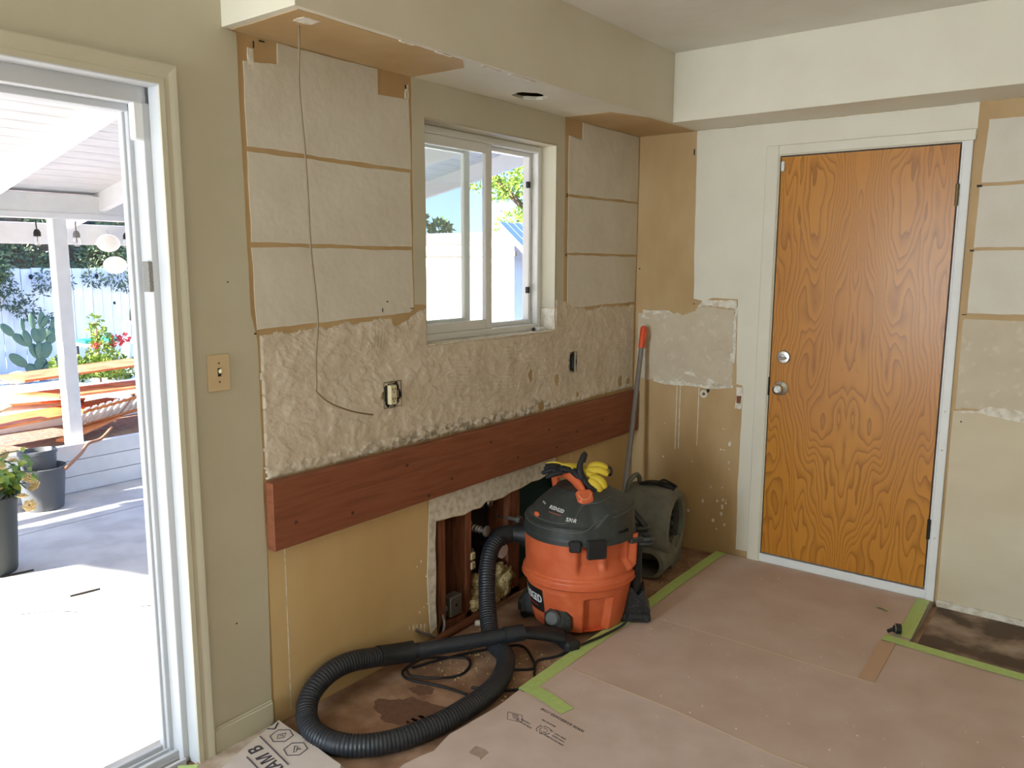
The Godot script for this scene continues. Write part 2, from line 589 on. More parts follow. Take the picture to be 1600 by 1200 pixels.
	M.fascia = plain(rgb(196, 164, 128), 0.7)
	M.steel_grey = plain(rgb(150, 148, 143), 0.35, 0.9)
	M.spider = plain(rgb(52, 54, 58), 0.5, 0.6)

func glass(a: float, tint: Color) -> StandardMaterial3D:
	var m := plain(Color(tint.r, tint.g, tint.b, a), 0.03)
	m.transparency = BaseMaterial3D.TRANSPARENCY_ALPHA
	return m

func leafy(c: Color) -> StandardMaterial3D:
	var m := plain(c, 0.6)
	m.cull_mode = BaseMaterial3D.CULL_DISABLED
	m.vertex_color_use_as_albedo = true
	m.backlight_enabled = true
	m.backlight = c * 0.7
	return m

# flat-sawn fir veneer: growth rings cut at a low angle, opened like a book about the middle of the door
func door_veneer() -> ImageTexture:
	var w := 512
	var h := 1280
	var im := Image.create(w, h, false, Image.FORMAT_RGB8)
	var n1 := noise(51, 1.0, 3)
	var n2 := noise(52, 1.0, 2)
	var n3 := noise(53, 1.0, 3)
	for y in h:
		var v := float(y) / h * 2.6
		for x in w:
			var u := float(x) / w
			var mu := absf(u - 0.49) + 0.006 * n2.get_noise_2d(u * 8.0, v * 5.0)
			var wave := n1.get_noise_2d(mu * 2.2 + 7.0, v * 0.5)
			var fine := n2.get_noise_2d(mu * 9.0 + 3.0, v * 1.7)
			var hgt := wave * 8.5 + fine * 0.9 + mu * 17.0 + 0.05 * n3.get_noise_2d(mu * 40.0, v * 14.0)
			var f := fposmod(hgt, 1.0)
			var late := pow(f, 3.2) if f < 0.94 else (1.0 - f) / 0.06
			var pore := 0.5 + 0.5 * n3.get_noise_2d(u * 120.0, v * 3.0)
			var big := 0.5 + 0.5 * n1.get_noise_2d(u * 1.6 + 30.0, v * 0.8)
			var c := rgb(211, 145, 52).lerp(rgb(196, 126, 40), big)
			c = c.lerp(rgb(122, 70, 12), late * 0.6)
			c = c.lerp(rgb(162, 102, 20), pore * 0.2)
			im.set_pixel(x, y, c)
	return ImageTexture.create_from_image(im)

# ---------------------------------------------------------------- the room
var HOLE := PackedVector2Array([
	Vector2(0.74, 0.02), Vector2(0.735, 0.2), Vector2(0.75, 0.4), Vector2(0.748, 0.53), Vector2(0.84, 0.522), Vector2(0.93, 0.508), Vector2(1.0, 0.512),
	Vector2(1.08, 0.5), Vector2(1.16, 0.498), Vector2(1.22, 0.487), Vector2(1.29, 0.489), Vector2(1.345, 0.497), Vector2(1.385, 0.478), Vector2(1.44, 0.482),
	Vector2(1.5, 0.474), Vector2(1.57, 0.484), Vector2(1.63, 0.487), Vector2(1.678, 0.492), Vector2(1.684, 0.4), Vector2(1.681, 0.27), Vector2(1.686, 0.14), Vector2(1.68, 0.03), Vector2(1.67, -0.02),
	Vector2(1.4, -0.022), Vector2(1.0, -0.022)])

func build_room() -> void:
	var st := S()
	for r in [[-0.16, 0.5, -0.1, 2.62], [0.5, 0.815, 0.62, 2.62], [0.815, 1.715, 0.62, 1.232], [0.815, 1.715, 2.11, 2.62], [1.715, 2.776, -0.1, 2.62], [2.776, 4.664, 2.06, 2.62], [4.664, 7.14, -0.1, 2.62]]:
		bx(st, V(-0.16, r[2], r[0]), V(0, r[3], r[1]))
	for p in ring_with_hole(Rect2(0.5, -0.1, 1.215, 0.72), HOLE):
		prism(st, p, -0.014, 0.0, ON_WINDOW_WALL)
	var wl := struct_("wall_left", st, M.tan, "stripped window wall with bare tan paint, rough plaster band and cut hole", "wall")
	st = S()
	bx(st, V(-0.16, -0.1, 0.5), V(-0.145, 0.62, 1.715))
	obj("sheathing", st, M.sheath, wl)
	st = S()
	bx(st, V(-0.16, -0.1, -0.14), V(0.75, 2.62, 0))
	bx(st, V(1.605, -0.1, -0.14), V(4.76, 2.62, 0))
	bx(st, V(0.75, 2.115, -0.14), V(1.605, 2.62, 0))
	struct_("wall_back", st, M.tan, "wall of the wooden door with torn plaster and cabinet outlines", "wall")
	st = S()
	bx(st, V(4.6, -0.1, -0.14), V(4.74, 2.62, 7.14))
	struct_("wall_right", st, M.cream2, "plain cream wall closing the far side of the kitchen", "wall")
	st = S()
	bx(st, V(-0.16, -0.1, 7.0), V(0.07, 2.62, 7.14))
	bx(st, V(0.77, -0.1, 7.0), V(4.74, 2.62, 7.14))
	bx(st, V(0.07, -0.1, 7.0), V(0.77, 0.35, 7.14))
	bx(st, V(0.07, 2.35, 7.0), V(0.77, 2.62, 7.14))
	struct_("wall_front", st, M.cream2, "plain cream wall with an added tall window behind the viewer", "wall")
	st = S()
	bx(st, V(-0.16, CEIL, -0.14), V(4.74, CEIL + 0.12, 7.14))
	struct_("ceiling", st, M.ceiling, "smooth off-white ceiling above the soffits", "ceiling")
	# soffits: hollow boxes hung under the ceiling
	st = S()
	var ring := PackedVector2Array()
	for k in 16:
		var a := TAU * k / 16
		ring.append(Vector2(0.15, 1.235) + Vector2(cos(a) * 0.062, sin(a) * 0.085) * (1.0 + 0.09 * sin(k * 2.3)))
	for p in ring_with_hole(Rect2(0, 0, 0.344, 2.577), ring):
		prism(st, p, SOFFIT, SOFFIT + 0.014, ON_FLOOR)
	bx(st, V(0.33, SOFFIT + 0.014, 0), V(0.344, CEIL, 2.577))
	bx(st, V(0, SOFFIT + 0.014, 2.563), V(0.33, CEIL, 2.577))
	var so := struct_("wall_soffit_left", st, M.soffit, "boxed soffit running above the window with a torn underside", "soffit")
	st = S()
	bx(st, V(0.344, SOFFIT, 0), V(4.6, CEIL, 0.305), 0.002)
	struct_("wall_soffit_back", st, M.cream2, "cream boxed soffit running above the wooden door", "soffit")
	# tan underside where cabinets hung, cream over the window, torn lip along the front
	st = S()
	prism(st, jag(PackedVector2Array([Vector2(0.006, 1.78), Vector2(0.25, 1.775), Vector2(0.318, 1.86), Vector2(0.32, 2.55), Vector2(0.006, 2.545)]), 0.003, 0.03, 5), SOFFIT, SOFFIT - 0.0015, ON_FLOOR)
	obj("bare_underside", st, M.tan, so)
	st = S()
	prism(st, jag(PackedVector2Array([Vector2(0.006, 0.004), Vector2(0.326, 0.004), Vector2(0.318, 0.5), Vector2(0.24, 0.735), Vector2(0.006, 0.75)]), 0.003, 0.03, 6), SOFFIT, SOFFIT - 0.0015, ON_FLOOR)
	obj("bare_underside", st, M.tan, so)
	st = S()
	for q in [[1.92, 2.0], [1.66, 1.76], [1.44, 1.6], [2.1, 2.16]]:
		prism(st, jag(rect(0.317, q[0], 0.331, q[1]), 0.003, 0.02, int(q[0] * 100)), SOFFIT, SOFFIT - 0.003, ON_FLOOR)
	obj("torn_paper", st, M.gypsum, so)
	st = S()
	prism(st, jag(rect(0.235, 2.44, 0.285, 2.5), 0.008, 0.015, 19), SOFFIT - 0.0012, SOFFIT - 0.003, ON_FLOOR)
	obj("torn_spot", st, M.gypsum, so)
	var wl0 := get_node("wall_left")
	for q in [[2.485, 2.175, 0.018, 0.06], [1.808, 2.19, 0.016, 0.05]]:
		st = S()
		prism(st, jag(rect(q[0] - q[2] / 2, q[1] - q[3] / 2, q[0] + q[2] / 2, q[1] + q[3] / 2), 0.004, 0.015, int(q[0] * 90)), 0, 0.0028, ON_WINDOW_WALL)
		obj("torn_spot", st, M.gypsum, wl0)
	# unseen window added behind the viewer to hold the fill light
	for w in [[V(0.42, 1.35, 7.06), 0.7, 2.0, 0.0, "window_2", "tall white framed window added opposite the wooden door for fill light"]]:
		var n := thing(w[4], w[5], "window", w[0], w[3])
		tag(n, "", "", "", "structure")
		st = S()
		var hw: float = w[1] / 2
		var hh: float = w[2] / 2
		for s in [-1, 1]:
			box(st, V(s * (hw - 0.03), 0, 0), V(0.06, hh * 2, 0.08), 0.004)
			box(st, V(0, s * (hh - 0.03), 0), V(hw * 2, 0.06, 0.08), 0.004)
		box(st, V(0, 0, 0), V(0.04, hh * 2, 0.06), 0.004)
		obj("window_frame", st, M.vinyl, n)
		for s in [-1, 1]:
			st = S()
			box(st, V(s * hw / 2, 0, 0.01), V(hw - 0.06, hh * 2 - 0.1, 0.004))
			obj("pane", st, M.pane_clear, n)

# paint and plaster left on the two walls
func build_wall_layers() -> void:
	var wl := get_node("wall_left")
	var wb := get_node("wall_back")
	var layer := func(called: String, parent: Node, poly: PackedVector2Array, mat: Material, t: float, on: Transform3D, amp := 0.0025, step := 0.03, sd := 1) -> void:
		var st := S()
		prism(st, jag(poly, amp, step, sd), -0.0005, t, on)
		obj(called, st, mat, parent)
	var W := ON_WINDOW_WALL
	var D := ON_DOOR_WALL
	# cream paint of the end strip and round the window
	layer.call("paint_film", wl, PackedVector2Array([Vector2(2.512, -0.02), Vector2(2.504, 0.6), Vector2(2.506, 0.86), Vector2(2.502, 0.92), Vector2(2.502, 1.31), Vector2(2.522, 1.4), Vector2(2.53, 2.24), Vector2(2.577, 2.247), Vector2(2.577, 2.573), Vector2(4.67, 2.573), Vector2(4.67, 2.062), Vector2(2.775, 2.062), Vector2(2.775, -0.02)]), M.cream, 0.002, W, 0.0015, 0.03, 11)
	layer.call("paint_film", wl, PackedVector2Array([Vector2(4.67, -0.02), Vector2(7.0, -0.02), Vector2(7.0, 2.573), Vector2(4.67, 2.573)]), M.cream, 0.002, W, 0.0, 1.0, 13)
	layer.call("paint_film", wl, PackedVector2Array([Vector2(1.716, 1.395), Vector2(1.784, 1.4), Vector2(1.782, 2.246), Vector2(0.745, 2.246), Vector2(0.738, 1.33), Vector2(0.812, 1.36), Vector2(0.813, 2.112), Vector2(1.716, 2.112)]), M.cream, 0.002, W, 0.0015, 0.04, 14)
	# white rectangles painted inside the old cupboards
	for p in [[[2.505, 1.914, 2.51, 2.165, 2.382, 2.178, 2.382, 2.24, 1.956, 2.243, 1.956, 2.156, 1.798, 2.166, 1.795, 1.909], 21], [[2.507, 1.622, 2.508, 1.899, 1.798, 1.895, 1.794, 1.621], 22], [[2.5, 1.348, 2.507, 1.608, 1.793, 1.608, 1.788, 1.384, 1.81, 1.368], 23],
			[[0.014, 1.897, 0.014, 2.24, 0.586, 2.243, 0.586, 2.163, 0.71, 2.166, 0.71, 1.893], 24], [[0.012, 1.608, 0.012, 1.883, 0.708, 1.88, 0.708, 1.612], 25], [[0.018, 1.348, 0.012, 1.595, 0.706, 1.6, 0.708, 1.338], 26]]:
		var q := PackedVector2Array()
		for i in range(0, p[0].size(), 2): q.append(Vector2(p[0][i], p[0][i + 1]))
		layer.call("white_paint_panel", wl, q, M.patch, 0.0022, W, 0.0025, 0.03, p[1])
	for p in [[[1.662, 1.907, 1.668, 2.172, 3.0, 2.18, 3.0, 1.908], 31], [[1.652, 1.633, 1.658, 1.894, 3.0, 1.895, 3.0, 1.634], 32], [[1.65, 1.347, 1.652, 1.62, 3.0, 1.622, 3.0, 1.347], 33]]:
		var q := PackedVector2Array()
		for i in range(0, p[0].size(), 2): q.append(Vector2(p[0][i], p[0][i + 1]))
		layer.call("white_paint_panel", wb, q, M.patch, 0.0022, D, 0.0025, 0.03, p[1])
	# door wall: cream film over the top and beside the casing, with a torn lower edge
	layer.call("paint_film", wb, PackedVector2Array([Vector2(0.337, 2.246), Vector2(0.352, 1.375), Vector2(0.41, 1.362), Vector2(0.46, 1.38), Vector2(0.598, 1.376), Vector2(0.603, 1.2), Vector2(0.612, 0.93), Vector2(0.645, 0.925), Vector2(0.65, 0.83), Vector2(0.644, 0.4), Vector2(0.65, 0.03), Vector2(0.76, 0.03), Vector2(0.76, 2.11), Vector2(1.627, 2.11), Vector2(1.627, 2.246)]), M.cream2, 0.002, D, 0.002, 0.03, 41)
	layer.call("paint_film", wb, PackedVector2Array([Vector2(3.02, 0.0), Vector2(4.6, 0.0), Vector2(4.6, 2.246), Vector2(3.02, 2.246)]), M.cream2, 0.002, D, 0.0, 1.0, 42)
	# torn white paper at the edges of the grey plaster patch
	for p in [[[0.41, 1.335, 0.6, 1.33, 0.598, 1.372, 0.4, 1.368, 0.372, 1.33], 43], [[0.04, 1.255, 0.16, 1.25, 0.24, 1.285, 0.2, 1.305, 0.05, 1.302], 44], [[0.57, 1.05, 0.6, 1.04, 0.601, 1.33, 0.583, 1.32], 45], [[0.29, 0.985, 0.42, 0.965, 0.54, 0.915, 0.5, 0.905, 0.4, 0.945, 0.3, 0.965], 46], [[0.12, 0.905, 0.24, 0.89, 0.45, 0.895, 0.59, 0.91, 0.59, 0.928, 0.4, 0.915, 0.16, 0.935], 47]]:
		var q := PackedVector2Array()
		for i in range(0, p[0].size(), 2): q.append(Vector2(p[0][i], p[0][i + 1]))
		layer.call("torn_paper", wb, q, M.gypsum, 0.0035, D, 0.005, 0.018, p[1])
	layer.call("torn_paper", wb, PackedVector2Array([Vector2(1.63, 0.9), Vector2(1.72, 0.915), Vector2(1.78, 0.945), Vector2(1.9, 0.93), Vector2(2.2, 0.93), Vector2(2.2, 0.9), Vector2(1.9, 0.885), Vector2(1.75, 0.905)]), M.gypsum, 0.0035, D, 0.005, 0.02, 48)
	layer.call("lower_paint", wb, rect(1.63, -0.02, 3.0, 0.905), M.beige_low, 0.0012, D, 0.001, 0.06, 49)
	layer.call("lower_paint", wl, PackedVector2Array([Vector2(2.5, -0.02), Vector2(2.5, 0.7), Vector2(1.73, 0.7), Vector2(1.722, 0.3), Vector2(1.73, -0.02)]), M.tan_low, 0.0012, W, 0.001, 0.06, 50)
	layer.call("lower_paint", wl, PackedVector2Array([Vector2(0.77, 0.62), Vector2(0.765, 0.0), Vector2(0.01, 0.0), Vector2(0.01, 0.66), Vector2(0.77, 0.66)]), M.tan_low, 0.0012, W, 0.001, 0.06, 51)
	# rough skim of gypsum left round the hole under the board
	var skim := PackedVector2Array([Vector2(1.72, 0.01), Vector2(1.735, 0.25), Vector2(1.715, 0.62), Vector2(0.8, 0.64), Vector2(0.79, 0.535)])
	for i in range(4, 19): skim.append(HOLE[i] + Vector2(0, 0.004) if i < 18 else HOLE[i])
	skim.append_array([HOLE[19], HOLE[20], HOLE[21]])
	layer.call("gypsum_skim", wl, skim, M.gypsum, 0.003, W, 0.0, 1.0, 52)
	# thick troweled bands
	var n1 := noise(61, 9.0, 4)
	var n2 := noise(62, 34.0, 3)
	var n3 := noise(63, 3.0, 3)
	var n4 := noise(64, 60.0, 2)
	var lump := func(u: float, v: float) -> float:
		var a := n1.get_noise_2d(u, v)
		var f := n2.get_noise_2d(u, v)
		var flake := smoothstep(0.1, 0.16, n3.get_noise_2d(u * 2.2 + 5.0, v * 2.6)) * 0.0012 + smoothstep(0.08, 0.12, n3.get_noise_2d(u * 5.0 + 9.0, v * 6.0)) * 0.0016
		return 0.003 + a * 0.0018 + f * 0.0004 + flake
	var comb := func(u: float, v: float) -> float:
		# notched-trowel ridges under the window, as left by the tile setter
		var k := 0.0
		for c in [[1.06, 1.58, 0.93, 1.06, 0], [0.86, 1.22, 1.06, 1.2, 0], [1.28, 1.62, 1.04, 1.17, 0], [1.0, 1.12, 0.95, 1.1, 1], [1.93, 2.02, 1.24, 1.34, 1], [0.1, 0.3, 1.0, 1.16, 0], [0.78, 0.96, 0.98, 1.08, 0]]:
			var e: float = minf(minf(u - c[0], c[1] - u), minf(v - c[2], c[3] - v)) + 0.02 * n1.get_noise_2d(u * 1.3 + 9.0, v)
			if e > 0.0:
				var w: float = smoothstep(0.0, 0.015, e)
				var ph: float = (v + 0.006 * sin(u * 23.0)) if c[4] == 0 else (u + 0.004 * sin(v * 30.0))
				k = maxf(k, w * (0.5 + 0.5 * sin(ph * TAU / 0.0155)))
		return k * 0.003
	var in_a := func(u: float, v: float) -> bool:
		var lo := 0.846 + 0.004 * n2.get_noise_2d(u * 0.6, 3.0) + (0.012 * smoothstep(0.9, 0.2, u))
		var hi := 1.334 + 0.014 * n1.get_noise_2d(u, 7.0) + 0.006 * n2.get_noise_2d(u, 1.0) + (0.05 * smoothstep(1.86, 1.74, u) * smoothstep(0.55, 0.8, u)) + (0.022 * smoothstep(2.45, 1.95, u) if u > 1.9 else 0.0)
		if v < lo or v > hi or u > 2.498 + 0.006 * n2.get_noise_2d(5.0, v) or u < 0.012: return false
		if u > 0.8135 and u < 1.7165 and v > 1.231: return false
		for o in [[1.915, 1.062, 0.044, 0.043], [0.65, 1.064, 0.03, 0.045], [1.01, 1.035, 0.012, 0.022], [0.79, 0.99, 0.014, 0.025], [0.16, 0.905, 0.018, 0.026], [0.92, 0.875, 0.02, 0.018], [0.6, 0.89, 0.008, 0.012], [0.07, 0.9, 0.02, 0.014]]:
			var du: float = (u - o[0]) / (o[2] * (1.0 + 0.35 * n2.get_noise_2d(u, v)))
			var dv: float = (v - o[1]) / (o[3] * (1.0 + 0.35 * n2.get_noise_2d(v, u)))
			if du * du + dv * dv < 1.0: return false
		return true
	var h_a := func(u: float, v: float) -> float:
		return lump.call(u, v) + comb.call(u, v) + (0.0025 * (0.5 + n2.get_noise_2d(u, v)) if v < 0.89 else 0.0)
	var col_a := func(u: float, v: float, h: float) -> Color:
		var t := clampf(0.5 + n3.get_noise_2d(u * 1.4, v * 1.4) * 0.9, 0, 1)
		var c := rgb(208, 193, 170).lerp(rgb(220, 206, 186), t)
		c = c.lerp(rgb(230, 219, 202), smoothstep(0.0, 0.45, n1.get_noise_2d(u * 2.0, v * 2.0)) * 0.35)
		# mould and old caulk clinging above the board
		var mould := smoothstep(0.915, 0.875, v + 0.03 * n1.get_noise_2d(u, v)) * smoothstep(2.3, 1.7, u) * smoothstep(0.0, 0.3, 0.25 + n2.get_noise_2d(u * 0.4, v * 0.8))
		if u > 0.85: c = c.lerp(rgb(92, 84, 66), mould * (0.2 + 0.45 * clampf(0.5 + n4.get_noise_2d(u, v), 0, 1)))
		var crust := smoothstep(0.9, 0.88, v + 0.012 * n1.get_noise_2d(u * 2.0, 4.0)) * smoothstep(0.05, 0.2, n2.get_noise_2d(u * 0.7, v * 0.7))
		c = c.lerp(rgb(238, 232, 218), crust * 0.7)
		return c.srgb_to_linear()
	put("plaster_band", relief(0.0, 2.52, 0.836, 1.4, 0.0058, W, in_a, h_a, col_a), M.plaster, wl)
	var in_b := func(u: float, v: float) -> bool:
		return u > 0.012 and u < 0.592 + 0.006 * n2.get_noise_2d(3.0, v) and v > 0.905 + 0.018 * n1.get_noise_2d(u * 1.6, 2.0) and v < 1.292 + 0.02 * n1.get_noise_2d(u * 1.6, 12.0) + 0.04 * smoothstep(0.32, 0.4, u)
	var col_b := func(u: float, v: float, h: float) -> Color:
		var t := clampf(0.5 + n3.get_noise_2d(u * 1.8 + 4.0, v * 1.8) * 0.8, 0, 1)
		var c := rgb(205, 190, 165).lerp(rgb(212, 198, 174), t)
		return c.lerp(rgb(228, 219, 204), smoothstep(0.3, 0.45, n1.get_noise_2d(u * 1.5, v * 1.5)) * 0.35).srgb_to_linear()
	put("plaster_band", relief(0.0, 0.62, 0.87, 1.36, 0.0055, D, in_b, lump, col_b), M.plaster, wb)
	var in_c := func(u: float, v: float) -> bool:
		return u > 1.634 and v > 0.915 + 0.012 * n1.get_noise_2d(u, 22.0) and v < 1.325 + 0.006 * n2.get_noise_2d(u, 2.0)
	var lump_c := func(u: float, v: float) -> float: return 0.0026 + n1.get_noise_2d(u, v) * 0.0012 + n2.get_noise_2d(u, v) * 0.0005
	put("plaster_band", relief(1.62, 2.6, 0.89, 1.35, 0.008, D, in_c, lump_c, col_b), M.plaster, wb)
	# glue blobs and chips on the tan lower walls
	var st := S()
	var r := RandomNumberGenerator.new()
	r.seed = 9
	for i in 22:
		var u := r.randf_range(0.2, 0.6)
		var v := r.randf_range(0.1, 0.72)
		if i < 10: u = r.randf_range(0.53, 0.585)
		var q := PackedVector2Array()
		var len := r.randf_range(0.003, 0.009)
		var tall := r.randf_range(0.5, 2.2)
		for k in 8: q.append(Vector2(u + cos(TAU * k / 8) * len * r.randf_range(0.6, 1.2), v + sin(TAU * k / 8) * len * tall * r.randf_range(0.6, 1.2)))
		prism(st, q, 0, 0.0025, D)
	for x in [0.27, 0.29, 0.4]: bx(st, V(x, 0.45 + x * 0.3, 0), V(x + 0.004, 0.9, 0.0015))
	tag(obj("glue_residue", st, M.gypsum, wb), "pale glue drips and chips", "", "", "stuff")
	st = S()
	for i in 12:
		var u := r.randf_range(1.72, 1.8) if i < 6 else r.randf_range(0.1, 0.7)
		var v := r.randf_range(0.1, 0.58) if i < 6 else r.randf_range(0.5, 0.6)
		blob(st, V(0.001, v, u), V(0.002, r.randf_range(0.003, 0.008), r.randf_range(0.003, 0.008)), Basis(), 7, 4)
	for i in 5: bx(st, V(0.0, 0.03 + i * 0.012, 1.75 + i * 0.022), V(0.002, 0.07 + i * 0.006, 1.756 + i * 0.022))
	bx(st, V(0, 0.0, 2.43), V(0.0014, 0.62, 2.434))
	tag(obj("glue_residue", st, M.gypsum, wl), "pale glue drips and chips", "", "", "stuff")
	# nail holes, staples and torn anchors
	st = S()
	for q in [[2.44, 2.235, 0.02, 0.004], [2.47, 2.22, 0.004, 0.02], [1.93, 1.416, 0.01, 0.004], [1.955, 1.385, 0.004, 0.014], [1.8, 1.385, 0.022, 0.003], [2.51, 1.335, 0.008, 0.005], [0.722, 1.885, 0.006, 0.02], [0.722, 1.6, 0.006, 0.012], [0.712, 1.345, 0.008, 0.012], [2.6, 1.5, 0.006, 0.003], [2.63, 0.4, 0.006, 0.003], [1.815, 2.205, 0.006, 0.014]]:
		box(st, V(0.0026, q[1], q[0]), V(0.0016, q[3], q[2]))
	obj("nail_mark", st, M.iron_dark, wl)
	st = S()
	for q in [[0.325, 2.14, 0.006, 0.03], [0.02, 1.53, 0.007, 0.007], [1.655, 1.895, 0.02, 0.01], [1.648, 1.62, 0.016, 0.008], [1.64, 1.34, 0.02, 0.004], [1.665, 0.86, 0.006, 0.006], [0.355, 1.345, 0.01, 0.004]]:
		box(st, V(q[0], q[1], 0.003), V(q[2], q[3], 0.002))
	obj("nail_mark", st, M.iron_dark, wb)
	# torn anchor hole with its white plug, and the chewed notch beside the casing
	st = S()
	lathe(st, [Vector2(0.009, 0.0), Vector2(0.017, 0.004), Vector2(0.022, 0.001)], 14, Transform3D(Basis(Vector3.RIGHT, PI / 2), V(0.43, 0.86, 0.001)))
	obj("anchor_plug", st, M.gypsum, wb)
	st = S()
	for k in 4: blob(st, V(0.43 + 0.005 * cos(k * 1.7), 0.86 + 0.006 * sin(k * 1.7), 0.003), V(0.003, 0.003, 0.002), Basis(), 6, 4)
	blob(st, V(0.455, 0.885, 0.001), V(0.008, 0.016, 0.003), Basis(), 8, 5, 0.3)
	obj("anchor_hole", st, M.iron_dark, wb)
	st = S()
	prism(st, jag(rect(0.612, 0.8, 0.648, 0.922), 0.006, 0.02, 71), 0, 0.006, D)
	obj("torn_paper", st, M.gypsum, wb)
	st = S()
	prism(st, jag(rect(0.618, 0.83, 0.642, 0.87), 0.004, 0.015, 72), 0.006, 0.0075, D)
	obj("bare_wood_notch", st, M.stud, wb)
	# ragged debris line where the wall meets the pit
	st = S()
	prism(st, jag(rect(1.63, -0.03, 2.6, 0.004), 0.006, 0.03, 73), 0, 0.012, D)
	obj("mortar_edge", st, M.gypsum, wb)

# ---------------------------------------------------------------- window over the old sink
func build_window() -> void:
	var w := thing("window_1", "white vinyl sliding window standing half open above rough plaster", "window", V(-0.118, 1.235, 1.265))
	tag(w, "", "", "", "structure")
	var z0 := -0.45
	var z1 := 0.45
	var y0 := 0.0
	var y1 := 0.872
	var rim := func(za: float, zb: float, ya: float, yb: float, x0: float, x1: float, t: float, called: String, parent: Node, mat: Material) -> void:
		var st := S()
		bx(st, V(x0, ya, za), V(x1, yb, za + t), 0.003)
		bx(st, V(x0, ya, zb - t), V(x1, yb, zb), 0.003)
		bx(st, V(x0, ya, za + t), V(x1, ya + t, zb - t), 0.003)
		bx(st, V(x0, yb - t, za + t), V(x1, yb, zb - t), 0.003)
		obj(called, st, mat, parent)
	rim.call(z0, z1, y0, y1, -0.042, 0.036, 0.03, "frame", w, M.vinyl)
	rim.call(z0 + 0.03, z1 - 0.03, y0 + 0.03, y1 - 0.03, -0.042, -0.002, 0.02, "frame_track", w, M.vinyl)
	# fixed sash on the left, opened sash slid behind it
	rim.call(-0.075, 0.42, 0.03, 0.842, 0.004, 0.03, 0.042, "fixed_sash", w, M.vinyl)
	var st := S()
	bx(st, V(0.014, 0.07, -0.035), V(0.018, 0.805, 0.38))
	obj("pane", st, M.pane, w)
	rim.call(0.03, 0.41, 0.045, 0.83, -0.034, -0.01, 0.038, "sliding_sash", w, M.vinyl)
	st = S()
	bx(st, V(-0.024, 0.08, 0.065), V(-0.02, 0.795, 0.375))
	obj("pane", st, M.pane, w)
	st = S()
	bx(st, V(-0.008, 0.03, -0.082), V(0.02, 0.842, -0.075), 0.001)
	obj("weather_seal", st, M.gasket, w)
	for y in [0.18, 0.68]:
		st = S()
		bx(st, V(-0.012, y, z0 + 0.05), V(0.006, y + 0.03, z0 + 0.066), 0.002)
		obj("bumper", st, M.black, w)
	st = S()
	for y in [0.1, 0.3, 0.5, 0.62, 0.77]: blob(st, V(0.0, y, z0 + 0.031), V(0.003, 0.003, 0.002), Basis(), 6, 4)
	obj("screw", st, M.steel, w)
	# plastered reveal, chipped at the foot, and the little stool of mortar
	var wl := get_node("wall_left")
	st = S()
	bx(st, V(-0.082, 1.345, 0.8149), V(0.0022, 2.109, 0.8185))
	bx(st, V(-0.082, 2.1065, 0.8185), V(0.0022, 2.1101, 1.7149))
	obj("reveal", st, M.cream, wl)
	st = S()
	prism(st, jag(rect(-0.08, 1.238, 0.002, 1.342), 0.003, 0.02, 81), 0.8148, 0.818, Transform3D(Basis(Vector3(1, 0, 0), Vector3(0, 1, 0), Vector3(0, 0, 1)), Vector3.ZERO))
	obj("chipped_reveal", st, M.gypsum, wl)
	st = S()
	prism(st, jag(rect(-0.082, 0.82, 0.004, 1.712), 0.003, 0.025, 82), 1.2319, 1.2365, ON_FLOOR)
	obj("mortar_sill", st, M.gypsum, wl)
	var clip := thing("window_latch", "white plastic latch lying on the window sill", "latch", V(-0.045, 1.2365, 0.875))
	st = S()
	box(st, V(0, 0.008, 0), V(0.02, 0.016, 0.06), 0.004)
	obj("body", st, M.vinyl, clip)
	st = S()
	blob(st, V(0, 0.009, 0.052), V(0.008, 0.009, 0.012), Basis(), 8, 6)
	obj("knob", st, M.black, clip)

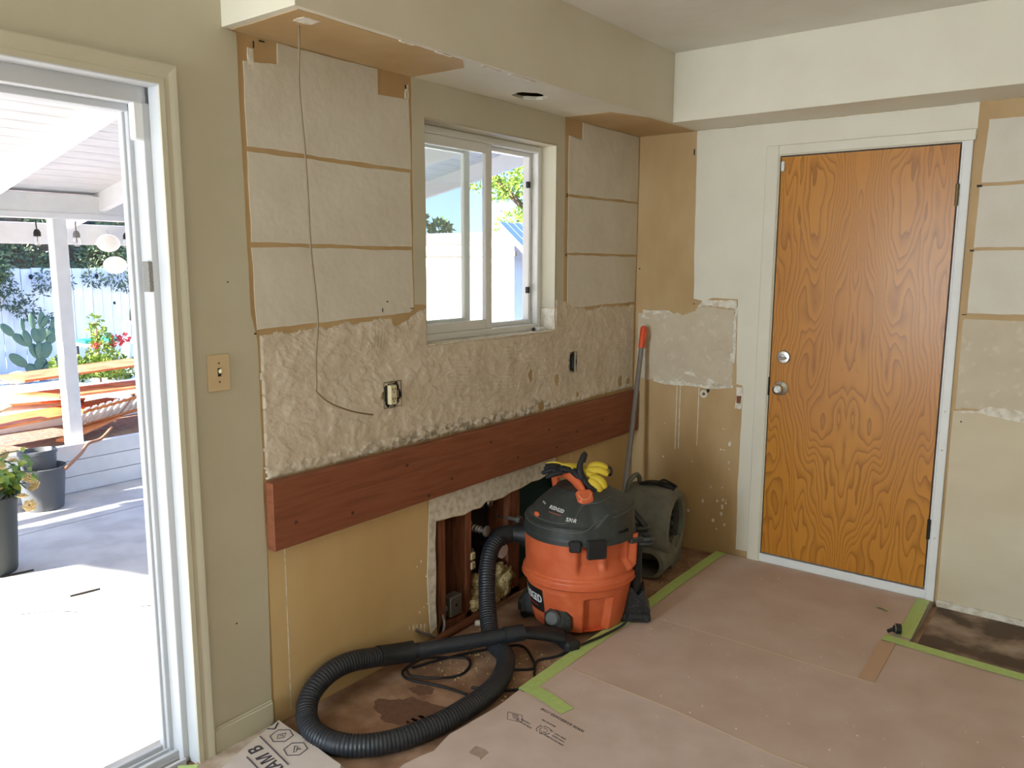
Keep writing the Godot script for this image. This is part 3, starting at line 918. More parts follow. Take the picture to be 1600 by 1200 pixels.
# ---------------------------------------------------------------- patio door frame and casing
func build_patio_door() -> void:
	var d := thing("door_1", "white sliding patio door frame standing open to the yard", "door", V(0, 0, 0))
	tag(d, "", "", "", "structure")
	# wooden jamb lining
	var st := S()
	bx(st, V(-0.05, -0.02, 2.776), V(0.014, 2.06, 2.79), 0.002)
	bx(st, V(-0.05, 2.046, 2.79), V(0.014, 2.06, 4.65), 0.002)
	bx(st, V(-0.05, -0.02, 4.65), V(0.014, 2.06, 4.664), 0.002)
	obj("jamb", st, M.vinyl_shaded, d)
	# vinyl frame: stepped section swept round head, jambs and sill
	st = S()
	for s in [[2.776, 1.0], [4.664, -1.0]]:
		var z: float = s[0]
		var k: float = s[1]
		bx(st, V(-0.075, -0.03, z), V(-0.05, 2.05, z + 0.034 * k), 0.002)
		bx(st, V(-0.118, -0.03, z), V(-0.075, 2.05, z + 0.028 * k), 0.002)
		bx(st, V(-0.135, -0.03, z), V(-0.118, 2.05, z + 0.042 * k), 0.002)
		bx(st, V(-0.16, -0.03, z), V(-0.135, 2.05, z + 0.05 * k), 0.002)
	obj("side_frame", st, M.vinyl_shaded, d)
	st = S()
	bx(st, V(-0.078, 2.0, 2.776), V(-0.05, 2.05, 4.664), 0.002)
	bx(st, V(-0.118, 2.005, 2.776), V(-0.078, 2.05, 4.664), 0.002)
	bx(st, V(-0.16, 1.985, 2.776), V(-0.118, 2.05, 4.664), 0.002)
	obj("head_frame", st, M.vinyl_shaded, d)
	st = S()
	bx(st, V(-0.05, -0.03, 2.806), V(-0.038, 0.0, 4.634), 0.002)
	bx(st, V(-0.16, -0.05, 2.8), V(-0.085, -0.012, 4.634), 0.002)
	bx(st, V(-0.1, -0.012, 2.8), V(-0.085, 0.01, 4.634), 0.002)
	bx(st, V(-0.16, -0.012, 2.826), V(-0.145, 0.014, 4.62), 0.002)
	bx(st, V(-0.128, -0.012, 2.818), V(-0.12, 0.008, 4.62), 0.002)
	obj("sill_track", st, M.vinyl_shaded, d)
	st = S()
	bx(st, V(-0.086, -0.05, 2.79), V(-0.05, -0.02, 4.65))
	obj("track_gap", st, M.grout, d)
	st = S()
	bx(st, V(-0.082, 1.474, 2.806), V(-0.05, 1.562, 2.822), 0.002)
	obj("keeper", st, M.steel_dull, d)
	st = S()
	bx(st, V(-0.074, 1.9, 2.808), V(-0.046, 2.002, 2.838), 0.004)
	obj("corner_block", st, M.vinyl, d)
	# moulded casing
	var prof := [Vector2(0.0, 0.006), Vector2(0.0, 0.013), Vector2(0.015, 0.014), Vector2(0.018, 0.012), Vector2(0.03, 0.0125), Vector2(0.043, 0.015), Vector2(0.052, 0.016), Vector2(0.056, 0.014), Vector2(0.056, 0.0)]
	var tr := thing("trim_1", "cream moulded casing round the patio door opening", "casing", Vector3.ZERO)
	tag(tr, "", "", "", "structure")
	st = S()
	var pts := [[2.792, -0.02], [2.792, 2.05], [4.648, 2.05], [4.648, -0.02]]
	var dirs := [[-1.0, 0.0], [-1.0, 1.0], [1.0, 1.0], [1.0, 0.0]]
	for i in 3:
		for k in prof.size() - 1:
			var q := []
			for w in [[i, k], [i + 1, k], [i + 1, k + 1], [i, k + 1]]:
				var p: Vector2 = prof[w[1]]
				q.append(V(0.002 + p.y, pts[w[0]][1] + dirs[w[0]][1] * p.x, pts[w[0]][0] + dirs[w[0]][0] * p.x))
			face(st, q, V(1, 0, 0) + (V(0, -0.4, 0) if i == 1 and k < 1 else Vector3.ZERO))
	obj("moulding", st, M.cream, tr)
	st = S()
	bx(st, V(0.002, -0.005, 2.512), V(0.014, 0.074, 2.735), 0.003)
	bx(st, V(0.002, 0.07, 2.512), V(0.01, 0.082, 2.735), 0.003)
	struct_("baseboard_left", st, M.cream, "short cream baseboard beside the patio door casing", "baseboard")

# ---------------------------------------------------------------- wooden door
func build_wood_door() -> void:
	var d := thing("door_2", "varnished wooden slab door with swirling grain and steel locks", "door", V(0.788, 0.045, 0))
	tag(d, "", "", "", "structure")
	var W := 0.782
	var H := 2.036
	var wood := StandardMaterial3D.new()
	wood.albedo_texture = door_veneer()
	wood.roughness = 0.42
	wood.clearcoat_enabled = true
	wood.clearcoat = 0.4
	wood.metallic_specular = 0.3
	wood.clearcoat_roughness = 0.26
	M.door_wood = wood
	var st := S()
	var uvq := func(a: Vector3, b: Vector3, c: Vector3, e: Vector3) -> void:
		var n := (b - a).cross(c - a)
		var q := [[a, Vector2(0, 1)], [c, Vector2(1, 0)], [b, Vector2(1, 1)], [a, Vector2(0, 1)], [e, Vector2(0, 0)], [c, Vector2(1, 0)]]
		for v in q:
			st.set_uv(v[1])
			st.add_vertex(v[0])
	uvq.call(V(0.002, 0.002, 0.001), V(W - 0.002, 0.002, 0.001), V(W - 0.002, H - 0.002, 0.001), V(0.002, H - 0.002, 0.001))
	uvq.call(V(0.002, 0.002, -0.04), V(0.002, 0.002, 0.001), V(0.002, H - 0.002, 0.001), V(0.002, H - 0.002, -0.04))
	uvq.call(V(W - 0.002, 0.002, 0.001), V(W - 0.002, 0.002, -0.04), V(W - 0.002, H - 0.002, -0.04), V(W - 0.002, H - 0.002, 0.001))
	uvq.call(V(0.002, H - 0.002, 0.001), V(W - 0.002, H - 0.002, 0.001), V(W - 0.002, H - 0.002, -0.04), V(0.002, H - 0.002, -0.04))
	uvq.call(V(W - 0.002, 0.002, -0.04), V(0.002, 0.002, -0.04), V(0.002, H - 0.002, -0.04), V(W - 0.002, H - 0.002, -0.04))
	obj("slab", st, wood, d)
	var turn := Basis(Vector3.RIGHT, PI / 2)
	# deadbolt
	st = S()
	lathe(st, [Vector2(0.034, 0), Vector2(0.033, 0.008), Vector2(0.029, 0.012), Vector2(0.013, 0.013), Vector2(0.011, 0.016), Vector2(0, 0.016)], 28, Transform3D(turn, V(0.066, 1.048, 0.001)))
	var db := obj("deadbolt", st, M.steel, d)
	st = S()
	box(st, V(0.064, 1.044, 0.024), V(0.042, 0.012, 0.016), 0.005)
	obj("thumb_turn", st, M.steel, db)
	# knob
	st = S()
	lathe(st, [Vector2(0.036, 0), Vector2(0.035, 0.006), Vector2(0.024, 0.011), Vector2(0.014, 0.014), Vector2(0.012, 0.03), Vector2(0.02, 0.036), Vector2(0.026, 0.046), Vector2(0.027, 0.056), Vector2(0.024, 0.064), Vector2(0.016, 0.067), Vector2(0.015, 0.064), Vector2(0.008, 0.064), Vector2(0.007, 0.069), Vector2(0, 0.069)], 28, Transform3D(turn, V(0.06, 0.887, 0.001)))
	obj("door_knob", st, M.steel, d)
	st = S()
	bx(st, V(-0.012, 0.845, -0.004), V(0.0, 0.94, 0.006), 0.001)
	obj("strike_plate", st, M.iron_dark, d)
	for y in [1.77, 0.245]:
		st = S()
		var x := W + 0.002
		for k in 3: tube(st, [V(x, y + k * 0.032, 0.006), V(x, y + k * 0.032 + 0.03, 0.006)], 0.0075, 10)
		bx(st, V(x - 0.006, y, -0.002), V(x + 0.014, y + 0.094, 0.003))
		obj("hinge", st, M.brass_old if y > 1 else M.iron_dark, d)
	st = S()
	bx(st, V(0.004, H - 0.07, 0.001), V(0.02, H - 0.022, 0.014), 0.003)
	obj("contact_sensor", st, M.vinyl, d)
	st = S()
	bx(st, V(-0.01, -0.055, -0.14), V(W + 0.01, -0.006, 0.004), 0.002)
	obj("threshold", st, M.vinyl, d)
	# jambs and flat casing
	var tr := thing("trim_2", "cream flat casing and jambs round the wooden door", "casing", Vector3.ZERO)
	tag(tr, "", "", "", "structure")
	st = S()
	bx(st, V(0.75, -0.02, -0.14), V(0.784, 2.115, 0.003), 0.001)
	bx(st, V(0.75, 2.086, -0.14), V(1.605, 2.115, 0.003), 0.001)
	obj("jamb", st, M.trim, tr)
	st = S()
	bx(st, V(1.575, -0.02, -0.14), V(1.606, 2.115, 0.003), 0.001)
	obj("jamb", st, M.white_paint, tr)
	st = S()
	bx(st, V(0.716, -0.02, 0.001), V(0.778, 2.137, 0.013), 0.003)
	bx(st, V(0.77, -0.02, 0.001), V(0.781, 2.1, 0.008), 0.002)
	obj("side_casing", st, M.trim, tr)
	st = S()
	bx(st, V(0.778, 2.09, 0.001), V(1.627, 2.137, 0.013), 0.003)
	obj("head_casing", st, M.trim, tr)
	st = S()
	bx(st, V(1.583, -0.02, 0.001), V(1.619, 2.09, 0.013), 0.003)
	obj("side_casing", st, M.white_paint, tr)
	st = S()
	for y in [0.3, 0.72, 0.9]: blob(st, V(1.6, y, 0.013), V(0.005, 0.005, 0.0015), Basis(), 8, 5)
	obj("nail_patch", st, M.gypsum, tr)
	st = S()
	bx(st, V(0.7, -0.2, -0.5), V(1.7, 2.3, -0.4))
	struct_("wall_beyond_door", st, M.sheath, "dark wall of the garage behind the wooden door", "wall")

# ---------------------------------------------------------------- floor and its protection
func build_floor() -> void:
	var st := S()
	bx(st, V(-0.16, -0.12, -0.14), V(4.74, SUB, 7.14))
	var fl := struct_("floor", st, M.concrete, "bare stained concrete subfloor where cabinets stood", "floor")
	# pit beside the door has its own duller patch of slab
	st = S()
	prism(st, jag(rect(1.64, 0.002, 3.0, 0.51), 0.003, 0.05, 5), SUB, SUB + 0.001, ON_FLOOR)
	obj("slab_patch", st, M.concrete_pit, fl)
	# old stains with an outline of their own
	st = S()
	for q in [[0.31, 2.15, 0.13, 0.09, 3], [0.24, 2.02, 0.05, 0.03, 4], [0.4, 2.2, 0.06, 0.05, 6]]:
		var p := PackedVector2Array()
		for k in 72:
			var a := TAU * k / 72
			var rr := 1.0 + 0.2 * sin(a * 2 + q[4]) + 0.1 * sin(a * 5 + q[4] * 2) + 0.05 * sin(a * 11) + 0.025 * sin(a * 23)
			p.append(Vector2(q[0] + cos(a) * q[2] * rr, q[1] + sin(a) * q[3] * rr))
		prism(st, p, SUB, SUB + 0.0006, ON_FLOOR)
	obj("stain", st, mottled([rgb(106, 74, 56), rgb(122, 88, 68)], [], 0.3, 0.02, 0.8, 0.0, 44), fl)
	# finished floor under the boards: a tiled slab with the pit left open
	st = S()
	for r in [[0.57, 0.004, 1.62, 0.53], [3.02, 0.004, 4.6, 0.53], [0.57, 0.53, 4.6, 2.5]]:
		bx(st, V(r[0], SUB, r[1]), V(r[2], -0.0045, r[3]), 0.001)
	obj("old_flooring", st, M.grout, fl)
	st = S()
	bx(st, V(0.0, SUB, 2.52), V(4.6, -0.007, 7.0))
	obj("tile_bed", st, M.grout, fl)
	var n := 0
	for i in 15:
		for k in 14:
			var x := -0.02 + i * 0.31
			var z := 2.525 + k * 0.322
			if x > 4.5 or z > 6.9: continue
			st = S()
			bx(st, V(maxf(x, 0.001) + 0.002, -0.007, z + 0.002), V(minf(x + 0.306, 4.598), -0.003, minf(z + 0.316, 6.99)), 0.0012)
			obj("tile", st, M.tile, fl)
			n += 1
	# sheets of brown floor board
	var sheet_ := func(poly: PackedVector2Array, y: float, mat: Material, label: String, sd: int, amp := 0.0015) -> MeshInstance3D:
		var s := S()
		prism(s, jag(poly, amp, 0.05, sd), y, y + 0.0016, ON_FLOOR)
		var o := obj("floor_board_sheet", s, mat)
		tag(o, label, "floor covering", "brown floor protection sheets")
		return o
	sheet_.call(PackedVector2Array([Vector2(0.575, 0.012), Vector2(1.612, 0.012), Vector2(1.612, 0.545), Vector2(1.61, 0.99), Vector2(0.575, 0.985)]), -0.0045, M.board, "brown protection board laid in front of the wooden door", 91)
	sheet_.call(PackedVector2Array([Vector2(0.575, 0.965), Vector2(1.6, 0.975), Vector2(1.605, 0.548), Vector2(4.6, 0.548), Vector2(4.6, 1.66), Vector2(1.45, 1.662), Vector2(1.04, 1.62), Vector2(0.575, 1.6)]), -0.0028, M.board, "wide brown protection board reaching along the open pit", 92)
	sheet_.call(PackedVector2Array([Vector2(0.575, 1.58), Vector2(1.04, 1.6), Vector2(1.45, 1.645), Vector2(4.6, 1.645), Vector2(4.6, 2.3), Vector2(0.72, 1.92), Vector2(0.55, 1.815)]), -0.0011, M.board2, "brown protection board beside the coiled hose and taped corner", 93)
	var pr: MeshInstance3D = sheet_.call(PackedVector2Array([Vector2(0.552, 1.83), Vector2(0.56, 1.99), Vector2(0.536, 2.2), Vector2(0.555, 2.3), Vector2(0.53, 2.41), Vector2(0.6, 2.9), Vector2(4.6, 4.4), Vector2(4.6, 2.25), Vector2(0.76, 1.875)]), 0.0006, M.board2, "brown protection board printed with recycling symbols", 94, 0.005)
	# pale creased edges where the sheets overlap
	for q in [[Vector2(0.6, 0.966), Vector2(1.59, 0.976), -0.001, "pale worn sheet edge crossing the floor before the wooden door"], [Vector2(0.6, 1.583), Vector2(1.04, 1.603), 0.0007, "pale worn sheet edge starting at the green tape"], [Vector2(1.04, 1.603), Vector2(1.45, 1.648), 0.0007, "short slanting pale sheet edge amid the brown boards"], [Vector2(1.45, 1.648), Vector2(2.6, 1.648), 0.0007, "long straight pale sheet edge amid the brown boards"]]:
		var sc := S()
		bar(sc, V(q[0].x, q[2], q[0].y), V(q[1].x, q[2], q[1].y), 0.004, 0.0006)
		tag(obj("sheet_edge", sc, M.board_pale), q[3], "floor covering", "worn sheet edges on the floor")
	# the print lies upside down as seen from the room
	var up := Vector3.UP
	var rt := V(-0.84, 0, -0.12)
	var at := func(x: float, z: float) -> Vector3: return V(x, 0.0023, z)
	lettering("printed_address", "WWW.RAMBOARD.COM", 0.0125, M.ink, pr, lie(rt, up, at.call(0.79, 1.9)))
	for q in [["100% RECYCLED", 0.70, 2.0], ["CONTENT", 0.696, 1.985], ["MADE IN USA", 0.765, 1.945], ["100% POST", 0.84, 1.985], ["CONSUMER", 0.842, 2.0], ["100% RECYCLABLE", 0.835, 2.015]]:
		lettering("printed_line", q[0], 0.007, M.ink, pr, lie(rt, up, at.call(q[1], q[2])))
	for k in 3:
		var s := S()
		var c := V(0.775, 0.0025, 1.99)
		var arc := []
		for j in 7:
			var a := TAU * (k / 3.0 + j / 7.0 * 0.3)
			arc.append(c + V(cos(a) * 0.026, 0, sin(a) * 0.022))
		tube(s, arc, 0.0012, 4)
		tube(s, [arc[6] + V(0.008, 0, -0.004), arc[6], arc[6] + V(-0.004, 0, -0.008)], 0.0012, 4)
		var inner := []
		for v in arc: inner.append(c + (v - c) * 0.55)
		tube(s, inner, 0.001, 4)
		obj("printed_arrow", s, M.ink, pr)
	var s2 := S()
	var fr := [V(0.612, 0.0024, 1.975), V(0.665, 0.0024, 1.962), V(0.69, 0.0024, 1.998), V(0.637, 0.0024, 2.012), V(0.612, 0.0024, 1.975)]
	for i in 4: tube(s2, [fr[i], fr[i + 1]], 0.001, 4)
	for i in 3: tube(s2, [V(0.632 + i * 0.008, 0.0024, 1.978 + i * 0.008), V(0.655 + i * 0.008, 0.0024, 1.972 + i * 0.008)], 0.0016, 4)
	obj("printed_badge", s2, M.ink, pr)
	# pale underside of a turned offcut by the patio door, printed with big letters
	var s3 := S()
	prism(s3, jag(PackedVector2Array([Vector2(0.022, 2.5), Vector2(0.38, 2.535), Vector2(0.75, 2.98), Vector2(0.35, 3.2), Vector2(0.11, 2.8), Vector2(0.062, 2.66)]), 0.002, 0.04, 95), 0.0, 0.0016, ON_FLOOR)
	var wo := obj("floor_board_offcut", s3, M.board_white)
	wo.position.y = 0.0035
	tag(wo, "pale printed offcut of floor board beside the baseboard", "floor covering")
	lettering("printed_word", "RAM B", 0.044, M.ink, wo, lie(V(-1, 0, -0.15), up, V(0.178, 0.0018, 2.66)))
	for q in [[0.106, 2.551], [0.203, 2.569]]:
		var s := S()
		var hex := []
		for k in 7:
			var a := TAU * k / 6 + 0.35
			hex.append(V(q[0] + cos(a) * 0.038, 0.0018, q[1] + sin(a) * 0.038))
		for k in 6: tube(s, [hex[k], hex[k + 1]], 0.0018, 4)
		var c := V(q[0], 0.0018, q[1])
		if q[0] < 0.15:
			tube(s, [c + V(-0.014, 0, 0.004), c + V(0, 0, -0.018), c + V(0.015, 0, 0.0), c + V(0.002, 0, 0.02), c + V(-0.014, 0, 0.004)], 0.0014, 4)
			tube(s, [c + V(-0.005, 0, 0.004), c + V(0.003, 0, -0.006), c + V(0.006, 0, 0.002)], 0.0012, 4)
		else:
			tube(s, [c + V(-0.016, 0, -0.008), c + V(-0.002, 0, 0.004), c + V(0.01, 0, 0.016), c + V(0.012, 0, 0.006), c + V(-0.004, 0, -0.012), c + V(-0.016, 0, -0.008)], 0.0014, 4)
			tube(s, [c + V(0.002, 0, -0.002), c + V(0.014, 0, -0.01)], 0.0022, 4)
		obj("printed_hexagon", s, M.ink, wo)
	s3 = S()
	for q in [[V(0.052, 0.0018, 2.597), V(0.252, 0.0018, 2.634)], [V(0.115, 0.0018, 2.69), V(0.24, 0.0018, 2.712)], [V(0.036, 0.0018, 2.556), V(0.056, 0.0018, 2.542)], [V(0.056, 0.0018, 2.542), V(0.034, 0.0018, 2.512)]]:
		tube(s3, [q[0], q[1]], 0.0026, 4)
	obj("printed_rule", s3, M.ink, wo)
	# green tape
	var tape := func(pts: Array, w: float, y: float, label: String, sd: int) -> void:
		var s := S()
		var left := []
		var right := []
		var r := RandomNumberGenerator.new()
		r.seed = sd
		var line := smooth(pts, 10)
		for i in line.size():
			var t := (line[mini(i + 1, line.size() - 1)] - line[maxi(i - 1, 0)]).normalized()
			var sd2 := t.cross(Vector3.UP) * w * 0.5
			left.append(Vector2(line[i].x + sd2.x + r.randf_range(-0.001, 0.001), line[i].z + sd2.z))
			right.append(Vector2(line[i].x - sd2.x, line[i].z - sd2.z + r.randf_range(-0.001, 0.001)))
		right.reverse()
		prism(s, PackedVector2Array(left + right), y, y + 0.0007, ON_FLOOR)
		tag(obj("tape_strip", s, M.green_tape), label, "tape", "green masking tape strips")
	tape.call([V(0.575, 0, 0.02), V(0.572, 0, 0.5), V(0.578, 0, 0.95), V(0.572, 0, 1.4), V(0.572, 0, 1.82)], 0.056, 0.0008, "long green tape strip along the edge of the stripped floor", 1)
	tape.call([V(0.55, 0, 1.8), V(0.65, 0, 1.81), V(0.775, 0, 1.845)], 0.06, 0.0026, "short green tape strip across the corner by the hose", 2)
	tape.call([V(1.578, 0, 0.03), V(1.585, 0, 0.25), V(1.59, 0, 0.5)], 0.055, 0.0008, "green tape strip from the door jamb to the pit corner", 3)
	tape.call([V(1.52, 0, 0.552), V(1.8, 0, 0.573), V(2.1, 0, 0.585), V(2.9, 0, 0.575)], 0.06, 0.0016, "green tape strip along the long edge of the pit", 4)
	tape.call([V(-0.005, 0, 2.82), V(0.03, 0, 2.86), V(0.06, 0, 2.95)], 0.06, -0.0025, "green tape scrap at the patio door track", 5)
	# brown packing tape over the seam
	st = S()
	prism(st, PackedVector2Array([Vector2(1.515, 0.59), Vector2(1.575, 0.585), Vector2(1.582, 0.965), Vector2(1.525, 0.975)]), -0.001, 0.0002, ON_FLOOR)
	tag(obj("packing_tape", st, M.clear_tape), "strip of shiny brown packing tape over the seam", "tape")

# ---------------------------------------------------------------- things fixed to the walls
func build_wall_fittings() -> void:
	# ledger board
	var lb := thing("ledger_board", "reddish brown plank screwed along the wall under the plaster band", "plank", V(0.004, 0.612, 1.26))
	var st := S()
	box(st, V(0.019, 0.1165, 0), V(0.038, 0.233, 2.48), 0.003)
	obj("plank", st, M.ledger, lb)
	for q in [[0.9, 0.05], [0.62, 0.17], [0.36, 0.06], [0.1, 0.17], [-0.1, 0.06], [-0.35, 0.15], [-0.42, 0.05], [-0.6, 0.1], [-0.85, 0.12], [1.15, 0.08], [0.5, 0.02]]:
		st = S()
		blob(st, V(0.0378, q[1], q[0]), V(0.0012, 0.007, 0.009), Basis(), 10, 5, 0.3, int(q[0] * 50))
		obj("knot", st, M.knot, lb)
	# hanging wire
	st = S()
	tube(st, smooth([V(0.2, SOFFIT + 0.02, 2.452), V(0.2, 2.2, 2.453), V(0.17, 2.08, 2.435), V(0.155, 1.9, 2.41), V(0.14, 1.75, 2.392), V(0.13, 1.6, 2.38), V(0.11, 1.45, 2.35), V(0.1, 1.36, 2.338), V(0.1, 1.25, 2.35), V(0.1, 1.16, 2.352), V(0.1, 1.135, 2.35), V(0.09, 1.09, 2.29), V(0.08, 1.05, 2.2), V(0.06, 1.02, 2.1), V(0.05, 1.01, 2.06)], 6), 0.003, 6)
	tag(obj("loose_wire", st, M.wire), "thin loose wire dangling from the soffit over white panels", "wire")
	# switch plate
	var sw := thing("light_switch", "almond toggle switch plate on the strip beside the patio door", "switch", V(0.002, 1.168, 2.648))
	st = S()
	box(st, V(0.003, 0.056, 0), V(0.006, 0.114, 0.075), 0.003)
	obj("plate", st, M.almond, sw)
	st = S()
	box(st, V(0.0065, 0.058, 0), V(0.001, 0.026, 0.011))
	obj("slot", st, M.iron_dark, sw)
	st = S()
	box(st, V(0.012, 0.062, 0), V(0.014, 0.012, 0.007), 0.002, Basis(Vector3(0, 0, 1), 0.4))
	obj("toggle", st, M.ivory, sw)
	for y in [0.028, 0.086]:
		st = S()
		blob(st, V(0.006, y, 0), V(0.0012, 0.0035, 0.0035), Basis(), 8, 4)
		obj("screw", st, M.brass_old, sw)
	# open outlet boxes in the plaster
	var o1 := thing("outlet", "bare ivory double outlet in its steel box in the plaster", "outlet", V(0, 1.013, 1.914))
	box_of_steel(o1, 0.1, 0.098)
	st = S()
	box(st, V(0.008, 0.049, 0.008), V(0.024, 0.074, 0.034), 0.003)
	var body := obj("receptacle", st, M.ivory, o1)
	st = S()
	for y in [0.031, 0.067]:
		for z in [-0.006, 0.006]: box(st, V(0.0205, y + 0.004, 0.008 + z), V(0.001, 0.009, 0.0025))
		blob(st, V(0.02, y - 0.007, 0.008), V(0.001, 0.003, 0.003), Basis(), 8, 4)
	obj("slot", st, M.slot_shade, body)
	st = S()
	box(st, V(0.006, 0.049, 0.008), V(0.002, 0.104, 0.02), 0.0005)
	box(st, V(0.01, 0.05, -0.018), V(0.014, 0.03, 0.008), 0.002)
	obj("yoke", st, M.steel_dull, o1)
	var o2 := thing("outlet", "dark open switch box in the plaster below the window side", "outlet", V(0, 1.015, 0.65))
	box_of_steel(o2, 0.07, 0.1)
	st = S()
	box(st, V(0.002, 0.05, 0.004), V(0.026, 0.066, 0.026), 0.003)
	obj("switch_body", st, M.black, o2)
	st = S()
	box(st, V(0.016, 0.05, 0.0), V(0.003, 0.1, 0.012), 0.0005)
	for y in [0.03, 0.07]: box(st, V(0.018, y, -0.012), V(0.01, 0.012, 0.008), 0.002)
	obj("yoke", st, M.steel, o2)

func box_of_steel(parent: Node3D, w: float, h: float) -> void:
	var st := S()
	for s in [-1, 1]:
		box(st, V(-0.004, h / 2, s * w / 2 * 0.92), V(0.02, h, 0.003))
		box(st, V(-0.004, h / 2 + s * h / 2, 0), V(0.02, 0.003, w * 0.92))
	obj("steel_box", st, M.steel_dull, parent)
	st = S()
	box(st, V(-0.003, h / 2, 0), V(0.008, h, w * 0.9))
	obj("box_back", st, M.iron_dark, parent)  # dark plate stands in for the shaded inside of the box

# ---------------------------------------------------------------- inside the hole
func build_wall_cavity() -> void:
	var st := S()
	for q in [[1.6, 1.645, "rough brown stud standing beside the grey junction box"], [1.428, 1.466, "rough brown stud carrying the grey outlet in the hole"], [1.07, 1.16, "wide brown stud behind the black drain pipe"], [0.62, 0.66, "rough brown stud behind the dark green felt"]]:
		st = S()
		bx(st, V(-0.144, -0.02, q[0]), V(-0.016, 0.6, q[1]), 0.002)
		tag(obj("wall_stud", st, M.stud), q[2], "stud", "studs inside the wall hole")
	st = S()
	bx(st, V(-0.144, -0.025, 0.52), V(-0.016, 0.012, 1.7), 0.002)
	tag(obj("sill_plate", st, M.stud), "brown bottom plate lying under the wall studs", "plank")
	st = S()
	bx(st, V(-0.06, 0.02, 0.7), V(-0.052, 0.6, 1.04))
	tag(obj("building_felt", st, M.felt), "dark green felt sheet inside the hole beside the vacuum", "felt")
	var stub := func(z: float, y: float, x1: float, label: String, called: String) -> void:
		var p := thing(called, label, "pipe", V(0, y, z))
		var s := S()
		tube(s, [V(-0.1, 0, 0), V(x1, 0, 0)], 0.011, 12)
		obj("pipe", s, M.steel_dull, p)
		s = S()
		if called == "supply_valve":
			var turn := Basis(Vector3(0, 0, 1), -PI / 2)
			lathe(s, [Vector2(0.03, 0), Vector2(0.032, 0.003), Vector2(0.024, 0.009), Vector2(0.013, 0.011)], 18, Transform3D(turn, V(-0.075, 0, 0)))
			obj("escutcheon", s, M.steel, p)
			s = S()
			lathe(s, [Vector2(0, 0), Vector2(0.012, 0.0), Vector2(0.024, 0.004), Vector2(0.026, 0.01), Vector2(0.02, 0.014), Vector2(0, 0.014)], 18, Transform3D(turn, V(x1, 0, 0)))
			obj("flange", s, M.steel_dull, p)
			for k in 3:
				s = S()
				lathe(s, [Vector2(0.012, 0), Vector2(0.017, 0.004), Vector2(0.012, 0.008)], 12, Transform3D(turn, V(-0.04 + k * 0.018, 0, 0)))
				obj("coupling", s, M.steel_dull, p)
		else:
			tube(s, [V(x1 - 0.02, 0, 0), V(x1 + 0.004, 0, 0)], 0.022, 14)
			obj("end_cap", s, M.steel_dull, p)
			s = S()
			tube(s, [V(-0.085, 0, 0), V(-0.08, 0, 0)], 0.016, 12)
			obj("escutcheon", s, M.steel, p)
	stub.call(1.385, 0.378, 0.028, "stubbed steel pipe with two round flanges inside the wall hole", "supply_valve")
	stub.call(1.15, 0.368, 0.052, "capped steel pipe stub beside the vacuum hose", "capped_pipe")
	var dr := thing("drain_pipe", "black drain pipe with a white ring in the wall hole", "pipe", V(0, 0.265, 1.285))
	st = S()
	tube(st, [V(-0.14, 0, 0), V(0.035, -0.01, -0.01)], 0.03, 16)
	obj("pipe", st, M.rubber, dr)
	st = S()
	tube(st, [V(0.026, -0.009, -0.01), V(0.045, -0.01, -0.01)], 0.034, 18)
	obj("ring", st, M.vinyl, dr)
	var sv := thing("shutoff_valve", "small chrome shutoff valve at the top of the wall hole", "valve", V(-0.09, 0.44, 1.27))
	st = S()
	tube(st, [V(0, 0, 0), V(0, 0.11, 0)], 0.014, 12)
	obj("pipe", st, M.steel_dull, sv)
	st = S()
	tube(st, [V(0.01, 0.03, 0), V(0.05, 0.03, 0)], 0.018, 12)
	blob(st, V(0.05, 0.03, 0), V(0.012, 0.026, 0.022), Basis(), 12, 7)
	obj("handle", st, M.steel, sv)
	var ob := thing("cavity_outlet", "grey double outlet screwed to a stud inside the hole", "outlet", V(-0.03, 0.19, 1.425))
	st = S()
	box(st, V(-0.02, 0.05, 0.0), V(0.05, 0.1, 0.05), 0.002)
	obj("steel_box", st, M.steel_dull, ob)
	st = S()
	for y in [0.028, 0.072]: box(st, V(0.012, y, -0.004), V(0.018, 0.034, 0.03), 0.004)
	obj("receptacle", st, M.almond, ob)
	st = S()
	box(st, V(0.008, 0.05, 0.024), V(0.006, 0.11, 0.008), 0.002)
	obj("yoke", st, M.steel, ob)
	var jb := thing("junction_box", "small grey junction box near the bottom of the hole", "electrical box", V(-0.05, 0.022, 1.545))
	st = S()
	box(st, V(0.02, 0.052, 0), V(0.05, 0.09, 0.075), 0.003)
	obj("box", st, M.steel_dull, jb)
	st = S()
	blob(st, V(0.0455, 0.055, 0.0), V(0.001, 0.008, 0.008), Basis(), 10, 4)
	obj("knockout", st, M.slot_shade, jb)
	st = S()
	tube(st, [V(0.02, 0.05, 0.045), V(0.02, 0.05, 0.075)], 0.016, 10)
	obj("connector", st, M.steel, jb)
	st = S()
	tube(st, smooth([V(-0.02, 0.055, 1.62), V(0.0, 0.02, 1.63), V(0.015, -0.005, 1.66), V(0.03, 0.0, 1.7), V(0.02, 0.03, 1.76), V(0.004, 0.065, 1.81)], 6), 0.007, 8)
	tag(obj("armored_cable", st, M.steel_dull), "short bent grey cable leaving the hole along the floor", "cable")
	# tufts of insulation
	st = S()
	for q in [[-0.05, 0.06, 1.36, 0.05], [-0.03, 0.02, 1.3, 0.06], [-0.04, 0.12, 1.37, 0.035], [-0.03, 0.04, 1.2, 0.055], [-0.03, 0.09, 1.17, 0.05], [0.0, 0.0, 1.33, 0.045], [-0.02, 0.16, 1.35, 0.02], [-0.02, 0.03, 1.41, 0.035], [-0.03, 0.13, 1.22, 0.035]]:
		blob(st, V(q[0], q[1], q[2]), V(q[3] * 0.8, q[3], q[3]), Basis(), 18, 12, 0.55, int(q[2] * 100))
